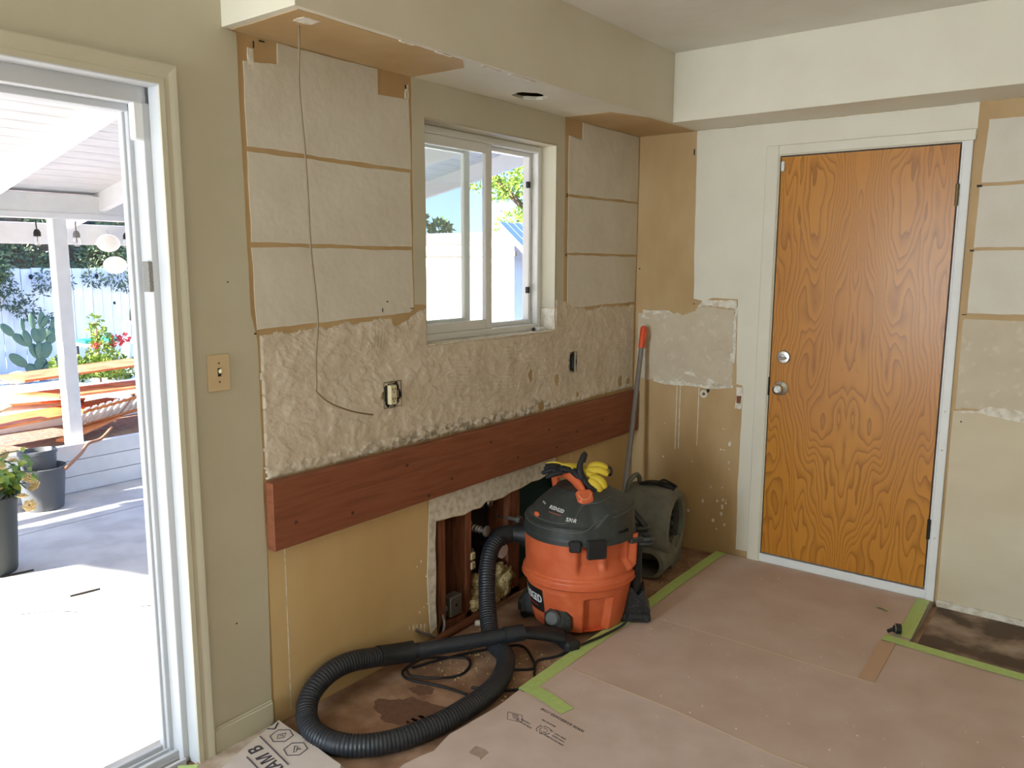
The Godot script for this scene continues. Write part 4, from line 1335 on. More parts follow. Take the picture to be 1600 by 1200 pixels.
	tag(obj("insulation_wad", st, M.foam), "yellow wad of foam insulation at the bottom of the hole", "insulation")
	st = S()
	tube(st, [V(0.02, -0.008, 1.42), V(0.035, -0.01, 1.8)], 0.017, 12)
	tag(obj("wooden_rod", st, M.copper), "brown round rod lying on the floor before the hole", "rod")
	for q in [[0.06, 1.47, 0.018, "largest broken plaster lump on the floor before the hole"], [0.1, 1.6, 0.01, "smallest broken plaster lump on the floor before the hole"], [0.075, 1.68, 0.013, "middle sized broken plaster lump on the floor before the hole"]]:
		st = S()
		blob(st, V(q[0], SUB + q[2] * 0.5, q[1]), V(q[2], q[2] * 0.7, q[2] * 1.2), Basis(), 7, 5, 0.5, int(q[1] * 30))
		tag(obj("plaster_lump", st, M.gypsum), q[3], "rubble", "plaster lumps before the hole")

# ---------------------------------------------------------------- shop vacuum
# angles are measured from the side of the drum that looks into the room (+z), positive to +x
const VAC_AT := Vector3(0.375, -0.025, 1.15)
const VAC_TURN := 0.55

func ss(a: float, b: float, x: float) -> float:
	return smoothstep(a, b, x)

func drum_r(deg: float, y: float) -> float:
	var r := 0.0
	if y < 0.05: r = lerpf(0.19, 0.205, y / 0.05)
	elif y < 0.225: r = lerpf(0.205, 0.236, (y - 0.05) / 0.175)
	elif y < 0.236: r = lerpf(0.236, 0.25, (y - 0.225) / 0.011)
	elif y < 0.262: r = 0.25
	elif y < 0.27: r = lerpf(0.25, 0.237, (y - 0.262) / 0.008)
	else: r = lerpf(0.237, 0.243, (y - 0.27) / 0.17)
	var low := ss(7, 9, deg) * (1 - ss(38, 40, deg)) * (1 - ss(0.183, 0.19, y))
	r -= 0.034 * low
	var shoulder := ss(-2, 3, deg) * (1 - ss(66, 72, deg)) * ss(0.285, 0.34, y) * (1 - 0.0 * y)
	r -= 0.03 * shoulder
	var pillar := ss(60, 63, deg) * (1 - ss(74, 77, deg)) * ss(0.27, 0.3, y)
	r += 0.02 * pillar
	var post := ss(24, 26, deg) * (1 - ss(31, 33, deg)) * ss(0.3, 0.33, y)
	r += 0.016 * post
	var bulge := ss(-80, -70, deg) * (1 - ss(-14, -8, deg)) * (1 - ss(0.2, 0.215, y)) * ss(0.05, 0.07, y)
	return r + 0.003 * bulge

func head_r(deg: float, y: float) -> float:
	var motor := ss(12, 34, deg) * (1 - ss(110, 140, deg))
	var y0 := 0.497 + 0.062 * motor
	if y < 0.446: return 0.247
	if y < y0: return 0.243 - (y - 0.446) * 0.06
	var t := (y - y0) / (0.625 - y0)
	return maxf(0.24 - 0.012 * ss(0.0, 0.06, t) - 0.13 * pow(t, 1.25), 0.0)

func around(deg: float, r: float, y: float) -> Vector3:
	return V(sin(deg_to_rad(deg)) * r, y, cos(deg_to_rad(deg)) * r)

func build_vacuum() -> void:
	var v := thing("shop_vacuum", "orange and charcoal wet dry vacuum standing before the wall hole", "vacuum", VAC_AT, VAC_TURN)
	var st := S()
	sheet(st, 180, 88, func(a, b): return around(a * 360.0 - 180.0, drum_r(a * 360.0 - 180.0, 0.03 + b * 0.41), 0.03 + b * 0.41), func(a, b): return around(a * 360.0 - 180.0, 1, 0), true)
	lathe(st, [Vector2(0, 0.03), Vector2(0.19, 0.03)], 40)
	obj("drum", st, M.orange, v)
	# raised rim line
	st = S()
	var ring := []
	for k in 73: ring.append(around(k * 5.0, 0.2505, 0.238))
	tube(st, ring, 0.004, 6, false)
	obj("drum_bead", st, M.orange, v)
	# charcoal head
	st = S()
	sheet(st, 144, 48, func(a, b): return around(a * 360.0 - 180.0, head_r(a * 360.0 - 180.0, 0.425 + b * 0.2), 0.425 + b * 0.2), func(a, b): return around(a * 360.0 - 180.0, 1, 0.6), true)
	lathe(st, [Vector2(0.105, 0.6245), Vector2(0.06, 0.632), Vector2(0, 0.634)], 40)
	lathe(st, [Vector2(0.0, 0.425), Vector2(0.247, 0.425)], 40)
	var head := obj("head", st, M.charcoal, v)
	# moulded seam lines
	st = S()
	var seam := []
	for q in [[-120, 0.49], [-90, 0.488], [-60, 0.486], [-30, 0.486], [-5, 0.487], [8, 0.497], [22, 0.53], [40, 0.545], [62, 0.552], [80, 0.556], [110, 0.55]]:
		seam.append(around(q[0], head_r(q[0], q[1]) + 0.001, q[1]))
	tube(st, smooth(seam, 6), 0.0022, 5, false)
	seam = []
	for q in [[-110, 0.512], [-80, 0.511], [-50, 0.511], [-20, 0.512], [-6, 0.53], [0, 0.56], [8, 0.58], [30, 0.592], [60, 0.6]]:
		seam.append(around(q[0], head_r(q[0], q[1]) + 0.001, q[1]))
	tube(st, smooth(seam, 6), 0.002, 5, false)
	obj("seam", st, plain(rgb(96, 98, 92), 0.5), head)
	st = S()
	blob(st, around(-58, head_r(-58, 0.52) + 0.001, 0.52), V(0.02, 0.012, 0.01), Basis(Vector3.UP, deg_to_rad(-58)), 14, 8)
	obj("power_button", st, M.orange, head)
	for k in 10:
		var va := -9.0 + k * 3.0 if k < 5 else 44.0 + (k - 5) * 3.4
		st = S()
		box(st, around(va, 0.246 if k < 5 else 0.243, 0.44 if k < 5 else 0.472), V(0.0075, 0.012, 0.006), 0.001, Basis(Vector3.UP, deg_to_rad(va)))
		obj("vent_slot", st, M.slot_shade, head)
	# lettering on the head
	var lay := func(deg: float, y: float, spin: float) -> Transform3D:
		var p := around(deg, head_r(deg, y), y)
		var e := around(deg, head_r(deg, y + 0.01), y + 0.01)
		var east := around(deg + 90, 1, 0)
		var n := east.cross(e - p).normalized() * -1.0
		if n.dot(p - V(0, 0.4, 0)) < 0: n = -n
		return lie(east.rotated(n, spin), n, p + n * 0.0012)
	lettering("lettering", "RIDGID", 0.016, M.white_print, head, lay.call(-32, 0.556, -0.12))
	lettering("lettering", "SNR", 0.017, M.white_print, head, lay.call(-9, 0.527, -0.1))
	lettering("lettering", "14 GAL", 0.008, M.white_print, head, lay.call(-62, 0.562, -0.12), false)
	st = S()
	var ln := []
	for k in 7: ln.append(around(-42 + k * 3.2, head_r(-42 + k * 3.2, 0.543 - k * 0.0006) + 0.0015, 0.543 - k * 0.0006))
	tube(st, ln, 0.0012, 4)
	obj("orange_rule", st, M.orange, head)
	# carrying handle
	st = S()
	tube(st, smooth([V(-0.105, 0.585, -0.07), V(-0.112, 0.645, -0.06), V(-0.085, 0.672, -0.03), V(-0.045, 0.668, 0.015), V(-0.01, 0.645, 0.06), V(0.012, 0.61, 0.1), V(0.018, 0.57, 0.125)], 6), 0.024, 12, true, 0.65)
	box(st, V(0.022, 0.6, 0.115), V(0.075, 0.07, 0.05), 0.014, Basis(Vector3.UP, 0.35) * Basis(Vector3.RIGHT, -0.85))
	var hd := obj("handle", st, M.orange, v)
	st = S()
	tube(st, smooth([V(-0.005, 0.62, 0.142), V(0.015, 0.603, 0.152), V(0.04, 0.605, 0.14), V(0.05, 0.622, 0.118)], 5), 0.003, 6)
	obj("handle_rim", st, plain(rgb(236, 150, 108), 0.45), hd)
	# latches
	for q in [[-6.0, 0.0], [18.0, 0.045]]:
		st = S()
		if q[1] == 0.0:
			box(st, around(q[0] + 3, 0.252, 0.43), V(0.05, 0.05, 0.018), 0.006, Basis(Vector3.UP, deg_to_rad(q[0] + 3)))
		else:
			box(st, around(q[0], 0.244, 0.415), V(0.085, 0.085, 0.02), 0.006, Basis(Vector3.UP, deg_to_rad(q[0])))
		obj("latch", st, M.rubber, v)
	# inlet and collar
	st = S()
	var a0 := -101.0
	tube(st, [around(a0, 0.2, 0.37), around(a0, 0.262, 0.37)], 0.052, 20)
	tube(st, [around(a0, 0.26, 0.37), around(a0, 0.31, 0.37)], 0.041, 20)
	obj("inlet", st, M.rubber, v)
	# curved black label with white letters
	st = S()
	var ca := -82.0
	var cb := -40.0
	sheet(st, 12, 4, func(a, b): return around(lerpf(ca, cb, a), drum_r(lerpf(ca, cb, a), lerpf(0.098, 0.205, b)) + 0.0025, lerpf(0.098, 0.205, b)), func(a, b): return around(lerpf(ca, cb, a), 1, 0))
	var lbl := obj("label", st, M.black, v)
	var i := 0
	for ch in "RIDGID":
		var deg := ca + 4.0 + i * 6.4 + (1.6 if i > 1 else 0.0) + (-1.2 if i > 3 else 0.0)
		var e := around(deg, drum_r(deg, 0.155) + 0.0034, 0.158)
		lettering("letter", ch, 0.035, M.white_print, lbl, lie(around(deg + 90, 1, 0), around(deg, 1, -0.15), e))
		i += 1
	st = S()
	var ul := []
	for k in 8: ul.append(around(ca + 5 + k * 4.0, drum_r(-60, 0.12) + 0.003, 0.121))
	tube(st, ul, 0.0014, 4)
	obj("red_rule", st, M.red, lbl)
	# caster feet with swivel wheels
	for deg in [-22.0, -90.0, 98.0, 150.0, -150.0]:
		var b := Basis(Vector3.UP, deg_to_rad(deg))
		st = S()
		box(st, around(deg, 0.21, 0.08), V(0.12, 0.1, 0.08), 0.022, b)
		box(st, around(deg, 0.245, 0.062), V(0.082, 0.07, 0.05), 0.018, b)
		var foot := obj("caster_foot", st, M.charcoal, v)
		st = S()
		var c := around(deg, 0.238, 0.022)
		tube(st, [c + b * V(-0.016, 0, 0), c + b * V(0.016, 0, 0)], 0.022, 16)
		obj("wheel", st, M.rubber, foot)
	st = S()
	lathe(st, [Vector2(0, 0.014), Vector2(0.026, 0.014), Vector2(0.032, 0.008), Vector2(0.034, 0)], 20, Transform3D(Basis(Vector3.UP, deg_to_rad(-24)) * Basis(Vector3.RIGHT, PI / 2 - 0.3), around(-24, 0.255, 0.105)))
	obj("drain_cap", st, plain(rgb(84, 86, 84), 0.5), v)
	# accessory holder on the right with tools hanging in it
	st = S()
	for q in [V(0.275, 0.405, 0.03), V(0.262, 0.425, -0.05)]:
		var t := []
		for k in 17: t.append(q + V(cos(TAU * k / 16) * 0.045, 0, sin(TAU * k / 16) * 0.032))
		tube(st, t, 0.009, 8, false)
		var t2 := []
		for k in 17: t2.append(q + V(cos(TAU * k / 16) * 0.038, -0.02, sin(TAU * k / 16) * 0.026))
		tube(st, t2, 0.008, 8, false)
	box(st, V(0.235, 0.41, 0.07), V(0.07, 0.024, 0.05), 0.006, Basis(Vector3.UP, 0.6))
	bar(st, V(0.2, 0.54, 0.0), V(0.3, 0.41, -0.05), 0.03, 0.014, 0.004)
	bar(st, V(0.2, 0.545, -0.05), V(0.3, 0.42, -0.08), 0.03, 0.014, 0.004)
	obj("tool_holder", st, M.charcoal, v)
	st = S()
	tube(st, [V(0.256, 0.42, 0.03), V(0.252, 0.3, 0.03), V(0.25, 0.2, 0.02), V(0.25, 0.16, 0.02)], [0.03, 0.032, 0.035, 0.03], 14, true, 0.7)
	obj("nozzle_tool", st, M.rubber, v)

# ---------------------------------------------------------------- work gloves flung over the handle
func build_gloves() -> void:
	var g := thing("work_glove", "black palmed work glove draped over the vacuum handle", "glove", VAC_AT + V(0, 0.69, 0), VAC_TURN)
	var st := S()
	blob(st, V(-0.055, 0.003, 0.0), V(0.05, 0.017, 0.04), Basis(Vector3.UP, 0.35) * Basis(Vector3(0, 0, 1), -0.12), 18, 12, 0.25, 3)
	for q in [[V(-0.085, 0.005, -0.02), V(-0.12, 0.016, -0.02), V(-0.155, 0.01, -0.012)], [V(-0.09, 0.004, 0.0), V(-0.13, 0.012, 0.006), V(-0.16, 0.002, 0.012)], [V(-0.09, 0.0, 0.018), V(-0.13, 0.003, 0.026), V(-0.168, -0.012, 0.03)], [V(-0.08, -0.004, 0.03), V(-0.12, -0.012, 0.045), V(-0.15, -0.024, 0.05)]]:
		tube(st, smooth(q, 6), [0.015, 0.015, 0.015, 0.015, 0.0145, 0.0145, 0.014, 0.014, 0.0135, 0.013, 0.012, 0.0105, 0.007], 12, true, 0.8)
	tube(st, smooth([V(-0.03, 0.0, 0.03), V(-0.01, -0.012, 0.055), V(0.015, -0.03, 0.06)], 5), [0.016, 0.016, 0.015, 0.015, 0.014, 0.014, 0.013, 0.012, 0.011, 0.009, 0.006], 12)
	obj("palm", st, M.glove_black, g)
	st = S()
	blob(st, V(-0.03, 0.014, -0.012), V(0.055, 0.011, 0.028), Basis(Vector3.UP, 0.3) * Basis(Vector3(0, 0, 1), -0.15), 16, 10, 0.3, 5)
	tube(st, smooth([V(-0.15, 0.022, -0.018), V(-0.11, 0.028, -0.012), V(-0.06, 0.02, 0.005), V(-0.03, 0.01, 0.03)], 5), 0.004, 6)
	obj("yellow_back", st, M.yellow, g)
	var y := thing("work_glove", "yellow leather work glove slumped on top of the vacuum", "glove", VAC_AT + V(0, 0.66, 0), VAC_TURN)
	st = S()
	blob(st, V(0.03, 0.02, 0.0), V(0.055, 0.022, 0.042), Basis(Vector3.UP, -0.3) * Basis(Vector3(0, 0, 1), -0.2), 18, 12, 0.3, 8)
	for q in [[V(0.03, 0.036, -0.012), V(0.075, 0.05, -0.012), V(0.118, 0.036, -0.008)], [V(0.03, 0.03, 0.004), V(0.08, 0.034, 0.008), V(0.12, 0.016, 0.012)], [V(0.045, 0.005, 0.034), V(0.085, 0.0, 0.046), V(0.108, -0.034, 0.054)], [V(0.04, -0.004, 0.046), V(0.07, -0.016, 0.06), V(0.088, -0.046, 0.068)]]:
		tube(st, smooth(q, 5), [0.02, 0.0215, 0.023, 0.0235, 0.0235, 0.023, 0.0225, 0.022, 0.0205, 0.018, 0.013], 14, true, 0.8)
	obj("hand", st, M.yellow, y)
	st = S()
	tube(st, smooth([V(0.012, 0.07, 0.02), V(0.018, 0.105, 0.01), V(0.0, 0.07, 0.03), V(-0.002, 0.035, 0.045), V(0.012, 0.0, 0.06)], 6), [0.008, 0.009, 0.01, 0.011, 0.011, 0.012, 0.012, 0.012, 0.013, 0.013, 0.013, 0.013, 0.013, 0.013, 0.014, 0.014, 0.015, 0.015, 0.016, 0.016, 0.017, 0.017, 0.017, 0.016, 0.012], 10)
	tube(st, smooth([V(0.012, 0.01, 0.06), V(0.035, -0.02, 0.075), V(0.07, -0.04, 0.08)], 5), 0.011, 8)
	tube(st, smooth([V(0.115, 0.048, -0.02), V(0.133, 0.034, -0.012), V(0.13, 0.012, 0.0), V(0.1, 0.024, -0.004)], 5), 0.006, 7)
	obj("black_trim", st, M.glove_black, y)

# ---------------------------------------------------------------- hose, wand, cords
func vac_point(p: Vector3) -> Vector3:
	return VAC_AT + p.rotated(Vector3.UP, VAC_TURN)

func build_hose_and_cords() -> void:
	var h := thing("vacuum_hose", "long ribbed black vacuum hose looping over the bare floor", "hose", Vector3.ZERO)
	var path := [vac_point(V(-0.3, 0.37, -0.06)), vac_point(V(-0.352, 0.366, -0.03)), vac_point(V(-0.392, 0.32, 0.03)), vac_point(V(-0.4, 0.24, 0.1)), vac_point(V(-0.385, 0.13, 0.2)), vac_point(V(-0.35, 0.05, 0.33)),
		V(0.37, 0.012, 1.68), V(0.45, 0.012, 1.8), V(0.487, 0.012, 1.92), V(0.492, 0.012, 2.06), V(0.478, 0.012, 2.2), V(0.44, 0.012, 2.33), V(0.38, 0.012, 2.42), V(0.3, 0.013, 2.475), V(0.2, 0.015, 2.485), V(0.118, 0.024, 2.455), V(0.068, 0.055, 2.408), V(0.052, 0.085, 2.35), V(0.05, 0.105, 2.28), V(0.055, 0.105, 2.2), V(0.063, 0.088, 2.12), V(0.075, 0.068, 2.03)]
	var line := smooth(path, 8)
	var total := 0.0
	for i in line.size() - 1: total += line[i].distance_to(line[i + 1])
	# even spacing so that every rib gets its rings
	var curve := Curve3D.new()
	curve.bake_interval = 0.01
	for p in line: curve.add_point(p)
	var pts := PackedVector3Array()
	var rad := PackedFloat32Array()
	var stepn := 0.0031
	var n := int(total / stepn)
	for i in n:
		pts.append(curve.sample_baked(i * stepn, true))
		rad.append(0.0352 + 0.0024 * [0.0, 1.0, 0.9, -0.1][i % 4])
	var st := S()
	tube(st, pts, rad, 20)
	obj("ribbed_hose", st, M.hose, h)
	st = S()
	var c0: Vector3 = path[0]
	tube(st, smooth([c0 + (c0 - path[1]) * 0.6, c0, path[1], path[1].lerp(path[2], 0.35)], 4), 0.0405, 20)
	obj("cuff", st, M.rubber, h)
	st = S()
	tube(st, smooth([V(0.066, 0.08, 2.08), V(0.076, 0.068, 2.03), V(0.096, 0.062, 1.98), V(0.12, 0.06, 1.94)], 4), [0.039, 0.039, 0.0395, 0.04, 0.04, 0.04, 0.04, 0.04, 0.04, 0.04, 0.041, 0.041, 0.041], 20)
	obj("cuff", st, M.rubber, h)
	var w := thing("vacuum_wand", "straight dark plastic wand resting across the hose", "wand", Vector3.ZERO)
	st = S()
	tube(st, [V(0.115, 0.06, 1.95), V(0.2, 0.062, 1.82), V(0.33, 0.066, 1.62)], [0.031, 0.03, 0.029], 18)
	tube(st, [V(0.325, 0.066, 1.628), V(0.37, 0.067, 1.558)], [0.033, 0.033], 18)
	obj("tube", st, M.hose, w)
	st = S()
	tube(st, [V(0.365, 0.066, 1.565), V(0.42, 0.052, 1.49), V(0.47, 0.03, 1.43)], [0.034, 0.045, 0.05], 16, true, 0.6)
	box(st, V(0.48, 0.012, 1.42), V(0.16, 0.05, 0.075), 0.015, Basis(Vector3.UP, -0.45))
	box(st, V(0.455, 0.05, 1.45), V(0.06, 0.022, 0.04), 0.006, Basis(Vector3.UP, -0.45))
	obj("nozzle", st, M.rubber, w)
	var cord := func(pts2: Array, r: float, label: String) -> void:
		var s := S()
		tube(s, smooth(pts2, 8), r, 7)
		tag(obj("power_cord", s, M.rubber), label, "cord", "black cords on the floor")
	var y := SUB + 0.006
	cord.call([vac_point(V(0.21, 0.13, 0.17)), V(0.62, 0.03, 1.16), V(0.585, 0.01, 1.28), V(0.56, 0.008, 1.38), V(0.5, y, 1.5), V(0.46, y, 1.58), V(0.5, y, 1.66), V(0.54, y + 0.004, 1.72), V(0.53, y, 1.8), V(0.46, y, 1.86), V(0.38, y, 1.9)], 0.0055, "black cord trailing from the vacuum along the tape edge")
	cord.call([V(0.4, y, 1.95), V(0.3, y, 1.96), V(0.2, y, 1.99), V(0.13, y, 2.0), V(0.085, y, 1.96), V(0.1, y + 0.012, 1.87), V(0.16, y, 1.78), V(0.22, y, 1.74), V(0.27, y, 1.78), V(0.285, y, 1.86), V(0.24, y + 0.012, 1.95), V(0.16, y + 0.012, 1.99), V(0.11, y + 0.01, 1.97)], 0.0052, "black cord lying in a loop beside the wand")
	cord.call([V(0.1, y, 1.93), V(0.15, y, 1.8), V(0.2, y, 1.7), V(0.26, y, 1.6), V(0.33, y, 1.52), V(0.43, y, 1.58), V(0.48, y, 1.64), V(0.42, y, 1.7)], 0.0052, "black cord running under the wand to the vacuum")
	# dusty black floor tool by the tape
	var ft := thing("floor_tool", "dusty black rubber floor tool leaning at the foot of the vacuum", "vacuum tool", V(0.58, 0.0, 1.03), 0.55)
	ft.scale = Vector3.ONE * 1.15
	st = S()
	prism(st, PackedVector2Array([Vector2(-0.055, 0), Vector2(0.062, 0), Vector2(0.068, 0.05), Vector2(0.05, 0.075), Vector2(0.045, 0.13), Vector2(0.02, 0.105), Vector2(-0.005, 0.14), Vector2(-0.03, 0.12), Vector2(-0.05, 0.05)]), -0.045, 0.045)
	box(st, V(0.006, 0.015, 0.0), V(0.13, 0.03, 0.115), 0.01)
	obj("body", st, M.dusty, ft)
	st = S()
	tube(st, [V(0.0, 0.09, -0.03), V(-0.02, 0.17, -0.06)], 0.022, 12)
	obj("neck", st, M.rubber, ft)

# ---------------------------------------------------------------- air mover in the corner
func build_air_mover() -> void:
	# local +z is the intake side
	var f := thing("air_mover", "grey plastic carpet blower sitting in the corner behind the vacuum", "fan", V(0.315, SUB, 0.345), PI / 2 + 0.17)
	var c := V(0, 0.235, 0)
	var turn := Transform3D(Basis(Vector3.RIGHT, PI / 2), c)
	var st := S()
	lathe(st, [Vector2(0, -0.14), Vector2(0.12, -0.14), Vector2(0.18, -0.13), Vector2(0.198, -0.11), Vector2(0.203, -0.06), Vector2(0.203, 0.07), Vector2(0.196, 0.11), Vector2(0.176, 0.134), Vector2(0.15, 0.14), Vector2(0.136, 0.132), Vector2(0.13, 0.1), Vector2(0.13, 0.04)], 44, turn)
	# scroll foot and outlet duct blowing to local -x
	prism(st, PackedVector2Array([Vector2(0.15, 0.0), Vector2(-0.03, 0.0), Vector2(-0.03, 0.16), Vector2(0.0, 0.17), Vector2(0.17, 0.13)]), -0.125, 0.125)
	obj("housing", st, M.fan, f)
	st = S()
	# outlet snout: a rounded tube with a dark mouth
	var mouth := func(x: float, k: float) -> Array:
		var q := []
		for i in 20:
			var a := TAU * i / 20
			q.append(V(x, 0.082 + sin(a) * 0.07 * k, 0.02 + signf(cos(a)) * 0.05 * k + cos(a) * 0.065 * k))
		return q
	var r0: Array = mouth.call(-0.02, 1.12)
	var r1: Array = mouth.call(-0.225, 1.05)
	var r2: Array = mouth.call(-0.228, 0.86)
	var r3: Array = mouth.call(-0.03, 0.78)
	for pr in [[r0, r1, 1.0], [r1, r2, 0.0], [r2, r3, -1.0]]:
		st.set_smooth_group(1 if pr[2] != 0.0 else 2)
		for i in 20:
			var k := (i + 1) % 20
			var mid: Vector3 = (pr[0][i] + pr[1][k]) * 0.5
			face(st, [pr[0][i], pr[0][k], pr[1][k], pr[1][i]], (mid - V(mid.x, 0.082, 0.02)) * pr[2] + V(-0.02 if pr[2] == 0.0 else 0.0, 0, 0))
	obj("outlet", st, M.fan, f)
	st = S()
	lathe(st, [Vector2(0.131, 0.045), Vector2(0, 0.045)], 32, turn)
	obj("back_plate", st, M.black, f)
	st = S()
	for r in [0.03, 0.06, 0.09, 0.12]:
		var ring := []
		for k in 33: ring.append(c + V(cos(TAU * k / 32) * r, sin(TAU * k / 32) * r, 0.112))
		tube(st, ring, 0.0018, 5, false)
	for k in 8:
		var a := TAU * k / 8
		tube(st, [c + V(cos(a) * 0.02, sin(a) * 0.02, 0.113), c + V(cos(a) * 0.133, sin(a) * 0.133, 0.113)], 0.0018, 5)
	obj("guard", st, M.spider, f)
	st = S()
	for k in 14:
		var a := TAU * k / 14
		box(st, c + V(cos(a) * 0.092, sin(a) * 0.092, 0.07), V(0.028, 0.003, 0.05), 0.0, Basis(Vector3(0, 0, 1), a + 0.5))
	tube(st, [c + V(0, 0, 0.045), c + V(0, 0, 0.095)], 0.04, 18)
	obj("impeller", st, M.black, f)
	# carrying loop and the wound cord in the top recess
	st = S()
	tube(st, smooth([V(-0.085, 0.405, -0.11), V(-0.09, 0.45, -0.1), V(-0.07, 0.482, -0.085), V(-0.03, 0.485, -0.075), V(-0.005, 0.46, -0.07), V(0.0, 0.415, -0.07)], 5), 0.013, 10)
	obj("handle", st, M.fan, f)
	st = S()
	for k in 4:
		tube(st, smooth([V(-0.03 + k * 0.012, 0.435, -0.06), V(-0.03 + k * 0.01, 0.452, 0.0), V(-0.03 + k * 0.014, 0.447, 0.06), V(-0.02 + k * 0.012, 0.428, 0.12)], 5), 0.007, 7)
	tube(st, smooth([V(-0.035, 0.455, 0.04), V(-0.01, 0.47, 0.06), V(0.02, 0.452, 0.085), V(0.0, 0.44, 0.13)], 5), 0.006, 7)
	obj("wound_cord", st, M.rubber, f)

# ---------------------------------------------------------------- pole leaning in the corner
func build_broom() -> void:
	var b := thing("broom", "grey broom pole with an orange grip leaning in the corner", "broom", V(0.115, SUB, 0.34))
	var foot := V(0, 0.03, 0)
	var tip := V(0.085, 1.215, 0.055) - V(0.115, SUB, 0.34)
	var d := (tip - foot).normalized()
	var st := S()
	tube(st, [foot, foot + d * 0.56, foot + d * 0.561, tip - d * 0.12], [0.0155, 0.0155, 0.0135, 0.0135], 14)
	obj("pole", st, M.pole, b)
	st = S()
	tube(st, [tip - d * 0.125, tip - d * 0.12, tip - d * 0.02, tip - d * 0.006, tip], [0.016, 0.018, 0.018, 0.015, 0.008], 14)
	tube(st, [tip - d * 0.075 + V(0.018, 0, 0), tip - d * 0.03 + V(0.018, 0, 0)], 0.005, 8)
	obj("grip", st, M.grip, b)
	st = S()
	box(st, foot + V(0.0, 0.02, 0.02), V(0.05, 0.05, 0.2), 0.012)
	obj("head", st, M.rubber, b)
	st = S()
	for i in 26:
		var z := -0.07 + i * 0.0072
		tube(st, [foot + V(-0.012, 0.0, z), foot + V(-0.014, -0.03, z)], 0.003, 5)
		tube(st, [foot + V(0.012, 0.0, z), foot + V(0.014, -0.03, z)], 0.003, 5)
	obj("bristles", st, M.black, b)

# ---------------------------------------------------------------- crumbs and scraps
func build_floor_bits() -> void:
	var k := thing("caster_wheel", "small black caster wheel lying on the green tape corner", "wheel", V(1.562, 0.003, 0.488), 0.4)
	var st := S()
	tube(st, [V(-0.009, 0.022, 0), V(0.012, 0.022, 0)], 0.022, 18)
	obj("wheel", st, M.black, k)
	st = S()
	box(st, V(-0.016, 0.02, 0.0), V(0.006, 0.03, 0.012), 0.002)
	tube(st, [V(-0.016, 0.02, 0), V(-0.04, 0.012, 0.012)], 0.008, 10)
	obj("fork", st, M.black, k)
	st = S()
	tube(st, [V(-0.012, 0.022, 0), V(-0.0095, 0.022, 0)], 0.02, 18)
	obj("washer", st, M.steel, k)
	st = S()
	sheet(st, 6, 4, func(a, b): return V(1.425 + a * 0.05, -0.0025 + 0.008 * sin(a * 3.0) * b + 0.004, 0.235 + b * 0.024 + a * 0.012), func(a, b): return Vector3.UP)
	tag(obj("tape_scrap", st, M.green_tape), "curled green tape scrap on the board before the door", "tape")
	st = S()
	prism(st, jag(rect(0.645, 2.2, 0.7, 2.235), 0.01, 0.015, 4), 0.0022, 0.0027, ON_FLOOR)
	tag(obj("scuff_patch", st, M.concrete_pit), "dark scuffed patch on the printed board", "stain", "", "stuff")
	# plaster crumbs: nobody could count them
	st = S()
	var r := RandomNumberGenerator.new()
	r.seed = 33
	for i in 190:
		var x := r.randf_range(0.62, 2.2)
		var z := r.randf_range(0.1, 2.4)
		var y := 0.0008
		var s := r.randf_range(0.0012, 0.0034)
		if z > 1.9 or (x > 1.6 and z < 0.56): continue
		blob(st, V(x, y, z), V(s, s * 0.6, s * 1.2), Basis(Vector3.UP, r.randf() * 6), 5, 3)
	tag(obj("plaster_crumbs", st, M.gypsum), "scattered white plaster crumbs on the brown boards", "debris", "", "stuff")
	st = S()
	for i in 420:
		var x := r.randf_range(0.05, 0.53)
		var z := r.randf_range(0.05, 0.75)
		if i > 250: z = r.randf_range(1.5, 1.9)
		var s := r.randf_range(0.0015, 0.005)
		blob(st, V(x, SUB + s * 0.4, z), V(s, s * 0.6, s * 1.4), Basis(Vector3.UP, r.randf() * 6), 5, 3)
	tag(obj("floor_grit", st, M.foam), "grit and crumbs on the bare floor round the blower", "debris", "", "stuff")

# ---------------------------------------------------------------- patio: slab, roof, planter
const GROUND := -0.15

func roof_y(x: float) -> float:
	return 2.87 + 0.2 * x

